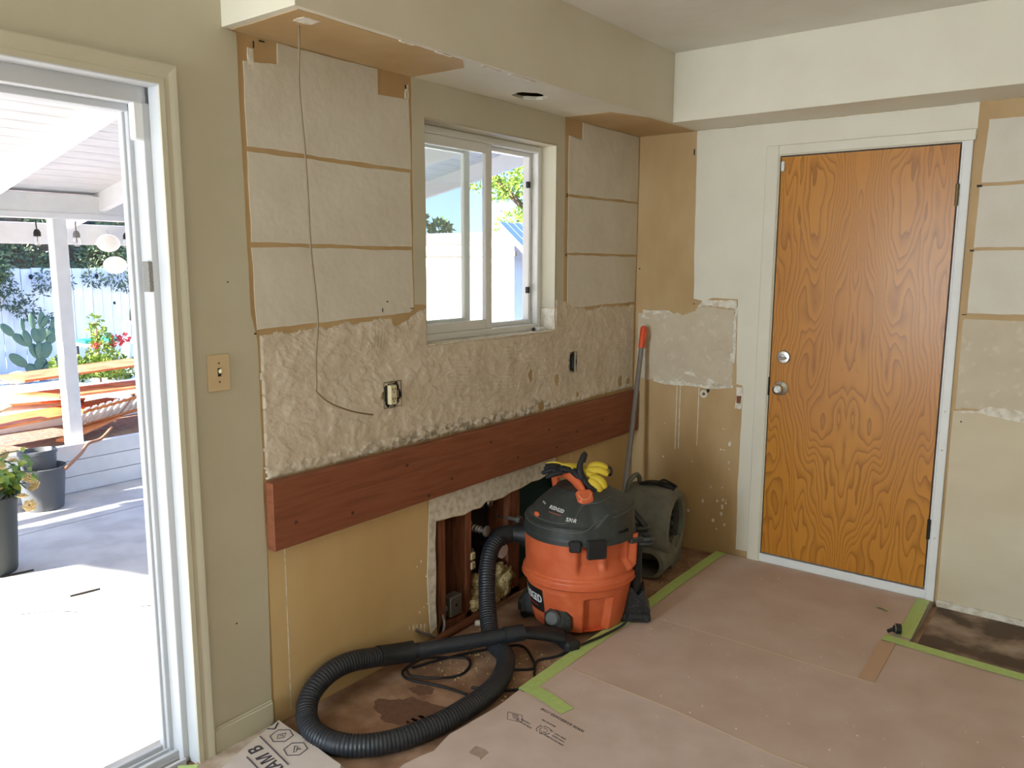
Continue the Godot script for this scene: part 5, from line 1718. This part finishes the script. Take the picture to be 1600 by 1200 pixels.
func build_patio() -> void:
	var st := S()
	bx(st, V(-3.2, GROUND - 0.1, -6), V(-0.16, GROUND, 9), 0.004)
	bx(st, V(-16, GROUND - 0.1, -14), V(-3.21, GROUND - 0.001, 12))
	struct_("floor_patio", st, M.slab, "sunlit concrete patio outside the sliding door", "patio")
	st = S()
	bx(st, V(-0.3, GROUND, 2.5), V(-0.16, -0.06, 4.9), 0.006)
	struct_("trim_step", st, M.slab, "concrete doorstep under the patio door", "step")
	# cracks and worn lines in the slab
	st = S()
	var r := RandomNumberGenerator.new()
	r.seed = 5
	var p := V(-2.2, GROUND + 0.0005, 2.75)
	for i in 26:
		var e := p + V(0.05 + r.randf_range(-0.02, 0.02), 0, -0.055 + r.randf_range(-0.02, 0.02))
		bar(st, p, e, r.randf_range(0.002, 0.007), 0.001)
		p = e
	tag(obj("slab_crack", st, M.iron_dark), "dark crack running across the sunlit patio slab", "crack")
	for q in [[V(-2.54, GROUND, 2.42), V(-2.51, GROUND, 2.27), "dark twig lying on the sunlit slab near the rose pot"], [V(-1.98, GROUND, 2.31), V(-1.955, GROUND, 2.17), "dark twig lying alone on the sunlit slab"]]:
		st = S()
		tube(st, smooth([q[0] + V(0, 0.004, 0), q[0].lerp(q[1], 0.5) + V(0.004, 0.006, 0), q[1] + V(0, 0.004, 0)], 4), 0.005, 6)
		tag(obj("fallen_twig", st, M.iron_dark), q[2], "twig", "twigs on the patio slab")
	# roof over the patio: boards on rafters
	var rf := thing("patio_roof", "white board and rafter patio roof outside the sliding door", "roof", Vector3.ZERO)
	var slope := atan(0.2)
	var bas := Basis(Vector3(0, 0, 1), slope)
	var n := 34
	for i in n:
		st = S()
		var x := -4.6 + i * 0.134
		box(st, V(x + 0.065, roof_y(x + 0.065) + 0.01, 2.45), V(0.133, 0.02, 7.9), 0.003, bas)
		obj("roof_board", st, M.deck_white, rf)
	for z in [-1.42, -0.62, 0.2, 1.02, 1.84, 2.66, 3.48, 4.3, 5.12, 5.94]:
		st = S()
		box(st, V(-2.33, roof_y(-2.33) - 0.07, z), V(4.62, 0.14, 0.045), 0.003, bas)
		obj("rafter", st, M.white_paint, rf)
	st = S()
	bx(st, V(-4.66, 1.695, -1.5), V(-4.62, 1.86, 6.4), 0.003)
	obj("outer_fascia", st, M.white_paint, rf)
	st = S()
	bx(st, V(-4.09, 1.875, -1.5), V(-3.99, 2.04, 6.4), 0.004)
	bx(st, V(-4.11, 1.865, -1.5), V(-3.98, 1.91, 6.4), 0.004)
	obj("beam", st, M.white_paint, rf)
	for z in [1.335, 5.6, -1.4]:
		st = S()
		bx(st, V(-4.095, GROUND, z - 0.05), V(-3.995, 1.87, z + 0.05), 0.005)
		obj("post", st, M.white_paint, rf)
	# unseen sheet added at the open end of the roof to keep sun out
	st = S()
	prism(st, PackedVector2Array([Vector2(-1.54, 1.0), Vector2(-0.165, 1.0), Vector2(-0.165, 3.02), Vector2(-1.54, 2.75)]), 6.41, 6.425)
	var blocker := thing("added_sun_blocker", "white sheet added at the open end of the patio roof to block sun", "shade", Vector3.ZERO)
	obj("blocker_sheet", st, M.shed_white, blocker)
	st = S()
	tube(st, [V(-1.56, 1.0, 6.43), V(-0.17, 1.0, 6.43)], 0.02, 10)
	obj("blocker_bar", st, M.steel_dull, blocker)
	# raised planter of white boards
	var pl := thing("raised_planter", "low white board planter full of torn out lumber", "planter", V(-3.93, GROUND, 1.0))
	for i in 3:
		st = S()
		box(st, V(0.0, 0.06 + i * 0.122, 0.25), V(0.04, 0.118, 3.1), 0.004)
		obj("front_board", st, M.white_paint, pl)
	for i in 3:
		st = S()
		box(st, V(-1.35, 0.06 + i * 0.122, 0.25), V(0.04, 0.118, 3.1), 0.004)
		obj("back_board", st, M.white_paint, pl)
	st = S()
	box(st, V(-0.68, 0.18, -1.3), V(1.36, 0.36, 0.04), 0.004)
	obj("end_board", st, M.white_paint, pl)
	st = S()
	box(st, V(-0.68, 0.18, 1.8), V(1.36, 0.36, 0.04), 0.004)
	obj("end_board", st, M.white_paint, pl)
	st = S()
	box(st, V(-0.68, 0.13, 0.25), V(1.3, 0.26, 3.06))
	obj("soil", st, M.earth, pl)

# lumber, pots, lanterns, string lights
func build_patio_things() -> void:
	var lumber := [
		[V(-4.7, 0.33, 1.2), V(0.5, 0.02, 1.3), V(0.02, 0.15, 0.04), "ply", "orange plywood sheet slanting out of the planter"],
		[V(-4.4, 0.42, 2.02), V(0.3, 0.02, 0.8), V(0.2, 0.4, -0.2), "ply_pale", "pale plywood panel tilted over the planter edge"],
		[V(-4.98, 0.44, 0.6), V(0.6, 0.02, 1.35), V(-0.03, 0.2, 0.04), "ply", "orange plywood sheet lying under the slatted shutter"],
		[V(-5.2, 0.6, 0.72), V(0.6, 0.02, 1.3), V(0.02, 0.1, 0.03), "ply", "topmost orange plywood sheet on the lumber heap"],
		[V(-4.5, 0.2, 1.0), V(0.1, 0.02, 0.7), V(0.1, 0.5, 0.0), "ply", "short orange board end in the planter"],
		[V(-4.7, 0.3, 0.95), V(0.06, 0.02, 0.6), V(0.05, 0.9, 0.2), "ply_pale", "thin pale lath among the torn lumber"],
		[V(-5.1, 0.34, 1.1), V(0.3, 0.02, 0.6), V(0.0, -0.3, 0.3), "ply", "small orange plywood offcut behind the lath"]]
	for q in lumber:
		var st := S()
		box(st, Vector3.ZERO, q[1], 0.002)
		var o := obj("plywood_sheet", st, M[q[3]])
		o.position = q[0]
		o.rotation = q[2]
		tag(o, q[4], "lumber", "torn out lumber in the planter")
	var sh := thing("slatted_shutter", "white slatted shutter leaning on the lumber heap", "shutter", V(-4.62, 0.24, 0.8))
	sh.rotation = V(0.12, 0.1, 0.62)
	for k in 14:
		var st := S()
		box(st, V(0.16, 0, 0.3 - k * 0.062), V(0.36, 0.016, 0.036), 0.003)
		obj("slat", st, M.white_paint, sh)
	var st2 := S()
	for x in [0.02, 0.32]: box(st2, V(x, -0.016, -0.1), V(0.03, 0.016, 0.9), 0.002)
	box(st2, V(0.16, 0.012, -0.1), V(0.36, 0.012, 0.05), 0.002)
	obj("batten", st2, M.ply, sh)
	# nested nursery pots
	var pot := func(called: String, label: String, at: Vector3, r: float, h: float, tilt: float, mat: Material) -> Node3D:
		var p := thing(called, label, "pot", at)
		p.rotation.z = tilt
		var s := S()
		lathe(s, [Vector2(0, 0.0), Vector2(r * 0.8, 0.0), Vector2(r * 0.82, 0.012), Vector2(r * 0.97, h - 0.03), Vector2(r * 1.02, h - 0.028), Vector2(r * 1.04, h - 0.004), Vector2(r * 1.0, h), Vector2(r * 0.95, h - 0.01), Vector2(r * 0.78, 0.03), Vector2(0, 0.03)], 32)
		obj("shell", s, mat, p)
		return p
	pot.call("nursery_pot", "large empty black nursery pot beside the planter", V(-3.7, GROUND, 1.72), 0.155, 0.3, 0.0, M.pot)
	pot.call("nursery_pot", "smaller black nursery pot stacked tilted in a larger one", V(-3.72, GROUND + 0.13, 1.72), 0.12, 0.28, 0.06, M.pot)
	var st := S()
	tube(st, smooth([V(-3.56, 0.13, 1.62), V(-3.6, 0.16, 1.55), V(-3.7, 0.19, 1.44), V(-3.85, 0.215, 1.32), V(-3.9, 0.225, 1.2), V(-3.92, 0.3, 1.1)], 6), 0.012, 7)
	tag(obj("dry_branch", st, M.twig), "bent dry branch leaning from the pot to the planter", "branch")
	# rose in its pot
	var rp := pot.call("rose_pot", "tall dark pot with a cream flowering rose bush", V(-2.68, GROUND, 2.43), 0.17, 0.44, 0.0, M.pot2) as Node3D
	var soil := S()
	lathe(soil, [Vector2(0.155, 0.4), Vector2(0, 0.41)], 20)
	obj("soil", soil, M.earth, rp)
	var r := RandomNumberGenerator.new()
	r.seed = 17
	var leaf := leaf_mesh(0.05, 0.032)
	var ends := []
	for k in 17:
		var a := r.randf() * TAU
		var out := r.randf_range(0.06, 0.26)
		var hgt := r.randf_range(0.02, 0.34)
		if k < 6: a = r.randf_range(0.8, 2.6)
		var tip := V(sin(a) * out, 0.4 + hgt, cos(a) * out)
		if k < 5: tip = V(0.06 + k * 0.03, 0.36 + k * 0.05, -0.14 - 0.02 * k)
		var s := S()
		tube(s, smooth([V(sin(a) * 0.02, 0.4, cos(a) * 0.02), V(tip.x * 0.4, 0.42 + hgt * 0.75, tip.z * 0.4), tip], 5), 0.004, 5)
		obj("stem", s, M.leaf_dark, rp)
		ends.append(tip)
		for i in 10:
			var t := r.randf_range(0.3, 1.05)
			var at := V(tip.x * t, 0.41 + hgt * 0.85 * t, tip.z * t) + V(r.randf_range(-1, 1), r.randf_range(-1, 1), r.randf_range(-1, 1)) * 0.04
			var o := put("leaf", leaf, M.leaf if i % 3 else M.leaf_light, rp)
			o.transform = Transform3D(Basis(V(r.randf_range(-1, 1), 0.4, r.randf_range(-1, 1)).normalized(), r.randf() * TAU).scaled(Vector3.ONE * r.randf_range(0.8, 1.25)), at)
	var flower := flower_mesh(0.038)
	for at in [V(0.1, 0.66, -0.09), V(0.14, 0.52, -0.19), V(0.16, 0.43, -0.14), V(0.2, 0.38, -0.16), V(0.06, 0.49, -0.05), V(-0.02, 0.68, 0.02), V(0.12, 0.57, 0.02), V(0.05, 0.5, -0.2), V(0.1, 0.46, -0.23), V(0.0, 0.6, -0.17), V(0.13, 0.62, -0.05)]:
		var o := put("rose_bloom", flower, M.petal, rp)
		o.transform = Transform3D(Basis(V(0.3, 1, 0.2).normalized(), r.randf() * TAU) * Basis(Vector3(0, 0, 1), -0.8), at)
	# paper lanterns
	var la := [[V(-4.55, 1.71, 0.72), "upper white paper lantern hanging from the patio beam"], [V(-4.55, 1.53, 0.675), "lower white paper lantern hanging under another"]]
	for q in la:
		var l := thing("paper_lantern", q[1], "lantern", q[0], 0.0, "paper lanterns")
		var s := S()
		var prof := []
		for i in 25:
			var a := PI * i / 24
			prof.append(Vector2(maxf(sin(a) * 0.09, 0.012) * (1.0 + (0.015 if i % 2 else 0.0)), -cos(a) * 0.072))
		lathe(s, prof, 28)
		obj("shade", s, M.lantern, l)
		s = S()
		tube(s, [V(0, 0.07, 0), V(0, 0.105, 0.004)], 0.0025, 5)
		obj("cord", s, M.steel_dull, l)
	# string lights
	var bulbs := [[V(-4.15, 1.86, 1.43), "dark bulb socket on the beam left of the post", true], [V(-4.2, 1.86, 1.13), "clear bulb hanging right beside the white post", false], [V(-4.15, 1.855, 0.77), "dark bulb socket hanging near the paper lanterns", true]]
	for q in bulbs:
		var b := thing("string_light", q[1], "bulb", q[0], 0.0, "string light bulbs under the patio beam")
		var s := S()
		tube(s, smooth([V(0, 0, 0), V(0.004, -0.03, 0.004), V(0, -0.07, 0)], 5), 0.005, 6)
		lathe(s, [Vector2(0, -0.065), Vector2(0.014, -0.07), Vector2(0.024, -0.09), Vector2(0.025, -0.12), Vector2(0, -0.12)], 14)
		obj("socket", s, M.iron_dark if q[2] else M.steel_dull, b)
		s = S()
		lathe(s, [Vector2(0.013, -0.118), Vector2(0.024, -0.136), Vector2(0.03, -0.155), Vector2(0.024, -0.175), Vector2(0.01, -0.186), Vector2(0, -0.187)], 16)
		obj("glass_bulb", s, M.bulb_glass, b)
		s = S()
		tube(s, [V(0, -0.12, 0), V(0.004, -0.15, 0), V(-0.004, -0.162, 0), V(0.0, -0.12, 0.003)], 0.002, 5)
		obj("filament", s, M.brass_old, b)

func leaf_mesh(l: float, w: float) -> ArrayMesh:
	var st := S()
	var pts := [V(0, 0, 0), V(l * 0.3, 0.006, w * 0.45), V(l * 0.65, 0.004, w * 0.4), V(l, -0.004, 0), V(l * 0.65, 0.004, -w * 0.4), V(l * 0.3, 0.006, -w * 0.45)]
	var m1 := V(l * 0.5, -0.003, 0)
	st.set_smooth_group(1)
	for i in 6: face(st, [m1, pts[i], pts[(i + 1) % 6]], Vector3.UP)
	st.generate_normals()
	return st.commit()

func flower_mesh(r: float) -> ArrayMesh:
	var st := S()
	for ringn in 3:
		var rr := r * (1.0 - ringn * 0.27)
		for k in 6:
			var a := TAU * k / 6 + ringn * 0.5
			var c := V(cos(a) * rr * 0.55, ringn * r * 0.16, sin(a) * rr * 0.55)
			blob(st, c, V(rr * 0.5, r * 0.07, rr * 0.42), Basis(Vector3.UP, -a) * Basis(Vector3(0, 0, 1), 0.35 + ringn * 0.3), 8, 4)
	st.generate_normals()
	return st.commit()

# leaves scattered through a set of balls: one mesh of many leaf blades
func foliage(balls: Array, n: int, l: float, w: float, sd: int, droop := 0.0) -> ArrayMesh:
	var r := RandomNumberGenerator.new()
	r.seed = sd
	var pos := PackedVector3Array()
	var nrm := PackedVector3Array()
	var col := PackedColorArray()
	var idx := PackedInt32Array()
	var vol := 0.0
	for b in balls: vol += pow(b[1], 2.2)
	for b in balls:
		var m := int(n * pow(b[1], 2.2) / vol)
		for i in m:
			var d := V(r.randfn(), r.randfn(), r.randfn()).normalized()
			var at: Vector3 = b[0] + d * b[1] * (0.55 + 0.5 * r.randf()) * V(1, 0.85, 1)
			var ax := (d + V(r.randfn(), r.randfn() - droop, r.randfn()) * 0.8).normalized()
			var side := ax.cross(V(r.randfn(), r.randfn(), r.randfn())).normalized()
			var up := side.cross(ax).normalized()
			var s := r.randf_range(0.7, 1.35)
			var k := pos.size()
			for v in [Vector3.ZERO, ax * l * 0.5 * s + side * w * 0.5 * s + up * w * 0.1, ax * l * s, ax * l * 0.5 * s - side * w * 0.5 * s + up * w * 0.1]:
				pos.append(at + v)
				nrm.append(up)
				var g := r.randf_range(0.75, 1.25)
				col.append(Color(g * r.randf_range(0.9, 1.1), g, g * 0.9))
			idx.append_array([k, k + 2, k + 1, k, k + 3, k + 2])
	var arr := []
	arr.resize(Mesh.ARRAY_MAX)
	arr[Mesh.ARRAY_VERTEX] = pos
	arr[Mesh.ARRAY_NORMAL] = nrm
	arr[Mesh.ARRAY_COLOR] = col
	arr[Mesh.ARRAY_INDEX] = idx
	var mm := ArrayMesh.new()
	mm.add_surface_from_arrays(Mesh.PRIMITIVE_TRIANGLES, arr)
	return mm

# ---------------------------------------------------------------- fence and plants behind
func build_garden() -> void:
	var fe := thing("garden_fence", "tall white board fence at the end of the yard", "fence", V(-11.3, GROUND, 0))
	var r := RandomNumberGenerator.new()
	r.seed = 3
	for k in 46:
		var st := S()
		box(st, V(r.randf_range(-0.006, 0.006), 0.8 + r.randf_range(-0.008, 0.008), 1.6 - k * 0.152), V(0.022, 1.6, 0.145), 0.004)
		obj("picket", st, M.fence, fe)
	var st2 := S()
	for y in [0.3, 1.35]: box(st2, V(-0.05, y, -1.9), V(0.06, 0.09, 7.2), 0.004)
	obj("rail", st2, M.fence, fe)
	for q in [[V(0.03, 1.47, -1.35), 0.03], [V(0.03, 1.47, -2.35), 0.03], [V(0.015, 1.02, -2.62), 0.02]]:
		st2 = S()
		blob(st2, q[0], V(q[1], q[1] * 1.3, q[1]), Basis(), 10, 7)
		obj("knot_hole", st2, M.iron_dark, fe)
	# hedge leaning over the fence
	var hd := thing("hedge", "olive green hedge spilling over the white fence", "hedge", V(-12.0, GROUND, 0))
	var balls := []
	for k in 15:
		balls.append([V(r.randf_range(-0.7, 0.45), r.randf_range(1.55, 2.7), 1.8 - k * 0.42), r.randf_range(0.4, 0.62)])
	for k in 6: balls.append([V(0.9, 1.62 - 0.05 * k, -0.75 + 0.05 * k), 0.24])
	tag(put("leaves", foliage(balls, 30000, 0.085, 0.028, 71, 0.3), M.leaf_olive, hd), "", "", "", "stuff")
	var low := []
	for q in [[0.95, 1.38, -0.8, 0.22], [0.95, 1.15, -0.95, 0.2], [0.95, 0.98, -1.15, 0.17], [0.95, 0.84, -1.36, 0.14], [0.95, 0.72, -1.5, 0.09], [0.95, 1.42, -1.5, 0.2], [0.95, 1.36, -1.75, 0.14], [0.95, 1.44, -2.2, 0.15], [0.95, 1.42, -2.6, 0.2], [0.95, 1.3, -2.75, 0.12], [0.95, 1.42, -2.95, 0.14], [0.95, 1.2, -1.35, 0.08]]:
		low.append([V(q[0], q[1], q[2]), q[3]])
	tag(put("hanging_leaves", foliage(low, 1500, 0.07, 0.024, 73, 0.5), M.leaf_dark, hd), "", "", "", "stuff")
	var core := S()
	for k in 8: blob(core, V(-0.5, 1.9, 1.8 - k * 0.85), V(0.4, 0.75, 0.6), Basis(), 10, 8, 0.4, k)
	obj("branches", core, M.bark, hd)
	# prickly pear: each pad a part
	var ca := thing("prickly_pear", "blue green prickly pear cactus before the white fence", "cactus", V(-10.6, GROUND, -1.12))
	ca.scale = Vector3.ONE * 0.72
	# each pad grows from the tip of another: [parent, tilt, half length, half width, twist]
	var pads := [[-1, 0.0, 0.2, 0.15, 0.1], [0, 0.55, 0.19, 0.12, 0.3], [0, -0.5, 0.19, 0.13, -0.2], [0, 0.05, 0.18, 0.13, 0.5], [1, 0.95, 0.21, 0.1, 0.2], [1, 0.35, 0.17, 0.1, 0.4], [3, -0.25, 0.18, 0.11, -0.3], [3, 0.25, 0.17, 0.1, 0.3], [2, -0.75, 0.17, 0.1, 0.2], [2, -0.3, 0.18, 0.11, -0.4], [6, -0.1, 0.17, 0.085, 0.2], [6, -0.6, 0.15, 0.09, 0.5], [7, 0.1, 0.17, 0.06, -0.5], [-1, 0.9, 0.2, 0.12, 0.2], [13, 0.85, 0.21, 0.1, -0.2], [-1, -0.8, 0.19, 0.13, 0.4], [15, -0.9, 0.16, 0.09, 0.1], [5, 0.1, 0.14, 0.06, 0.6], [9, -0.45, 0.14, 0.08, 0.3], [4, 0.75, 0.17, 0.085, 0.1]]
	var tips := []
	for q in pads:
		var base: Vector3 = V(0, 0.02, 0) if q[0] < 0 else tips[q[0]]
		var up := V(0.06 * sin(q[4] * 9.0), cos(q[1]), sin(q[1])).normalized()
		var st := S()
		blob(st, V(0, q[2] * 0.96, 0), V(0.03, q[2], q[3]), Basis(), 16, 12)
		var o := obj("pad", st, M.cactus, ca)
		o.transform = Transform3D(Basis(Vector3.RIGHT, q[1]) * Basis(Vector3.UP, q[4]), base)
		tips.append(base + up * q[2] * 1.8)
	st2 = S()
	for q in [[0.3, -0.2], [0.33, -0.36], [0.3, -0.5], [0.34, -0.12]]:
		blob(st2, V(q[0] * 0.4, 0.3, q[1]), V(0.03, 0.03, 0.04), Basis(), 7, 5)
	obj("fruit", st2, M.red, ca)
	for q in [[-10.1, -0.62, 0.2, "second largest rounded pale rock below the cactus"], [-10.1, -1.02, 0.17, "rounded pale rock below the cactus between two larger rocks"], [-10.0, -1.6, 0.24, "largest rounded pale rock below the cactus"], [-10.2, -0.22, 0.15, "smallest rounded pale rock standing apart from the cactus"]]:
		st2 = S()
		blob(st2, Vector3.ZERO, V(q[2] * 0.7, q[2] * 0.5, q[2]), Basis(), 12, 8, 0.25, int(q[2] * 100))
		var o := obj("garden_rock", st2, M.stone)
		o.position = V(q[0], GROUND + q[2] * 0.35, q[1])
		tag(o, q[3], "rock", "garden rocks by the fence")
	# white bowl of flowering shrub on the pale ground behind the lumber
	var bo := thing("shrub_bowl", "yellow green shrub growing in a wide white bowl", "shrub", V(-7.2, GROUND + 0.12, -0.38))
	st2 = S()
	lathe(st2, [Vector2(0, 0), Vector2(0.25, 0), Vector2(0.34, 0.2), Vector2(0.37, 0.24), Vector2(0.34, 0.24), Vector2(0.28, 0.16), Vector2(0, 0.16)], 28)
	obj("bowl", st2, M.white_paint, bo)
	var sb := []
	for k in 12: sb.append([V(r.randf_range(-0.2, 0.2), r.randf_range(0.28, 0.44), 0.36 - k * 0.062), r.randf_range(0.1, 0.15)])
	for q in [[0.55, -0.02, 0.13], [0.68, -0.06, 0.12], [0.8, 0.0, 0.09], [0.92, 0.03, 0.07]]: sb.append([V(0, q[0], q[1]), q[2]])
	tag(put("leaves", foliage(sb, 2600, 0.05, 0.032, 75), M.leaf_light, bo), "", "", "", "stuff")
	var sf := []
	for q in [[0.66, -0.16, 0.06], [0.7, -0.26, 0.05], [0.36, -0.12, 0.07], [0.64, 0.08, 0.04]]: sf.append([V(0.1, q[0], q[1]), q[2]])
	tag(put("red_flowers", foliage(sf, 160, 0.04, 0.035, 76), M.red, bo), "", "", "", "stuff")
	st2 = S()
	tube(st2, [V(0, 0.15, 0), V(0, 0.5, 0), V(0.01, 0.9, 0.02)], 0.012, 6)
	obj("stem", st2, M.twig, bo)
	# wire cart with green basket
	var cart := thing("garden_cart", "white metal cart with a green wire basket beside the shrub", "cart", V(-7.6, GROUND + 0.1, -1.05))
	st2 = S()
	for q in [[V(0, 0.1, 0.16), V(-0.05, 0.88, 0.1)], [V(0, 0.1, -0.3), V(-0.05, 0.88, -0.26)], [V(0, 0.1, 0.2), V(0.25, 0.55, 0.08)], [V(0, 0.12, 0.2), V(0, 0.12, -0.34)], [V(0, 0.86, 0.12), V(0, 0.86, -0.4)], [V(0, 0.62, 0.12), V(0, 0.62, -0.4)]]:
		tube(st2, [q[0], q[1]], 0.028, 8)
	box(st2, V(0.02, 0.5, 0.16), V(0.07, 0.8, 0.07), 0.012, Basis(Vector3.RIGHT, -0.08))
	obj("frame", st2, M.white_paint, cart)
	st2 = S()
	for k in 9: tube(st2, [V(0.03, 0.2, 0.02 - k * 0.045), V(0.03, 0.56, 0.05 - k * 0.05)], 0.006, 5)
	for k in 11: tube(st2, [V(0.035, 0.2 + k * 0.036, 0.03), V(0.035, 0.2 + k * 0.036, -0.36)], 0.006, 5)
	bx(st2, V(0.0, 0.6, -0.4), V(0.02, 0.7, 0.04))
	obj("wire_basket", st2, M.teal_wire, cart)
	st2 = S()
	for z in [0.2, -0.3]: tube(st2, [V(-0.02, 0.08, z), V(0.06, 0.08, z)], 0.09, 16)
	obj("wheel", st2, M.white_paint, cart)
	st2 = S()
	tube(st2, smooth([V(0, 0.86, 0.06), V(0, 1.02, 0.05), V(0, 1.1, -0.02), V(0, 1.13, -0.16), V(0, 1.12, -0.3)], 6), 0.018, 8)
	obj("push_handle", st2, M.iron_dark, cart)
	var tb := thing("garden_table", "small white table with trays behind the shrub", "table", V(-7.9, GROUND + 0.1, -0.75))
	st2 = S()
	box(st2, V(0, 0.6, 0), V(0.4, 0.03, 0.55), 0.006)
	obj("tabletop", st2, M.white_paint, tb)
	for q in [[0.16, 0.22], [0.16, -0.22], [-0.16, 0.22], [-0.16, -0.22]]:
		st2 = S()
		tube(st2, [V(q[0], 0, q[1]), V(q[0], 0.59, q[1])], 0.018, 8)
		obj("leg", st2, M.spider, tb)
	st2 = S()
	box(st2, V(0, 0.64, 0.16), V(0.26, 0.04, 0.2), 0.008)
	box(st2, V(0, 0.65, -0.12), V(0.2, 0.06, 0.16), 0.008)
	obj("tray", st2, M.teal_wire, tb)

# ---------------------------------------------------------------- what the kitchen window shows
func build_beyond_window() -> void:
	var sh := thing("garden_shed", "white shed with a ribbed grey roof tinted blue for its shade beyond the window", "shed", V(-4.66, GROUND, -5.0))
	var st := S()
	prism(st, PackedVector2Array([Vector2(-3.4, 0), Vector2(0, 0), Vector2(0, 2.0), Vector2(-0.22, 2.19), Vector2(-0.5, 1.96), Vector2(-3.4, 1.96)]), -3.4, 0.0)
	obj("walls", st, M.shed_white, sh)
	st = S()
	bx(st, V(-3.5, 1.8, 0.0), V(0.05, 1.87, 0.05), 0.004)
	obj("front_fascia", st, M.fascia, sh)
	st = S()
	bx(st, V(0.245, 1.74, -3.6), V(0.285, 1.82, 0.02), 0.004)
	bar(st, V(0.28, 1.79, 0.03), V(-0.24, 2.23, 0.03), 0.03, 0.06, 0.004)
	obj("rake_board", st, M.fascia, sh)
	for k in 22:
		st = S()
		var z0 := 0.05 - k * 0.165
		bar(st, V(0.29, 1.835, z0 - 0.08), V(-0.23, 2.27, z0 - 0.08), 0.14, 0.02, 0.003)
		bar(st, V(0.29, 1.839, z0 - 0.01), V(-0.23, 2.274, z0 - 0.01), 0.03, 0.022, 0.008)
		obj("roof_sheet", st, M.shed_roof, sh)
	var far := thing("neighbour_house", "low white neighbouring house with a pale roof", "house", V(-13, GROUND, -13))
	st = S()
	bx(st, V(-9, 0, -4), V(3, 2.3, 0), 0.01)
	obj("walls", st, M.shed_white, far)
	st = S()
	prism(st, PackedVector2Array([Vector2(-4.3, 2.28), Vector2(0.3, 2.28), Vector2(-2.0, 2.62)]), -9.2, 3.2, Transform3D(Basis(Vector3(0, 0, 1), Vector3(0, 1, 0), Vector3(1, 0, 0)), Vector3.ZERO))
	obj("roof", st, M.stone, far)
	st = S()
	bx(st, V(-9.2, 2.2, 0.25), V(3.2, 2.3, 0.32), 0.004)
	obj("fascia", st, M.fascia, far)
	# leafy tree close behind the shed
	var t := thing("leafy_tree", "sunlit yellow green tree rising behind the shed roof", "tree", V(-7.35, GROUND, -9.2))
	st = S()
	tube(st, smooth([V(0.6, 0, -0.4), V(0.5, 1.6, -0.3), V(0.2, 3.0, 0)], 5), 0.14, 10)
	tube(st, smooth([V(0.4, 2.2, -0.2), V(-0.3, 3.0, 0.3), V(-0.8, 3.6, 0.5)], 5), 0.06, 8)
	obj("trunk", st, M.bark, t)
	var r := RandomNumberGenerator.new()
	r.seed = 8
	var balls := []
	for k in 44: balls.append([V(r.randf_range(-0.7, 1.6), r.randf_range(2.0, 4.9), r.randf_range(-1.1, 1.1)), r.randf_range(0.22, 0.42)])
	tag(put("leaves", foliage(balls, 11000, 0.09, 0.045, 79, 0.3), M.leaf_tree, t), "", "", "", "stuff")
	var t2 := thing("distant_tree", "grey green tree on the skyline beyond the roofs", "tree", V(-24, GROUND, -22.0))
	st = S()
	tube(st, [V(0, 0, 0), V(0, 3.2, 0)], 0.2, 8)
	obj("trunk", st, M.bark, t2)
	balls = []
	for k in 12: balls.append([V(r.randf_range(-1.6, 1.6), r.randf_range(2.7, 3.7), r.randf_range(-1.6, 1.6)), r.randf_range(0.4, 0.6)])
	tag(put("leaves", foliage(balls, 3500, 0.26, 0.16, 80), M.leaf_far, t2), "", "", "", "stuff")
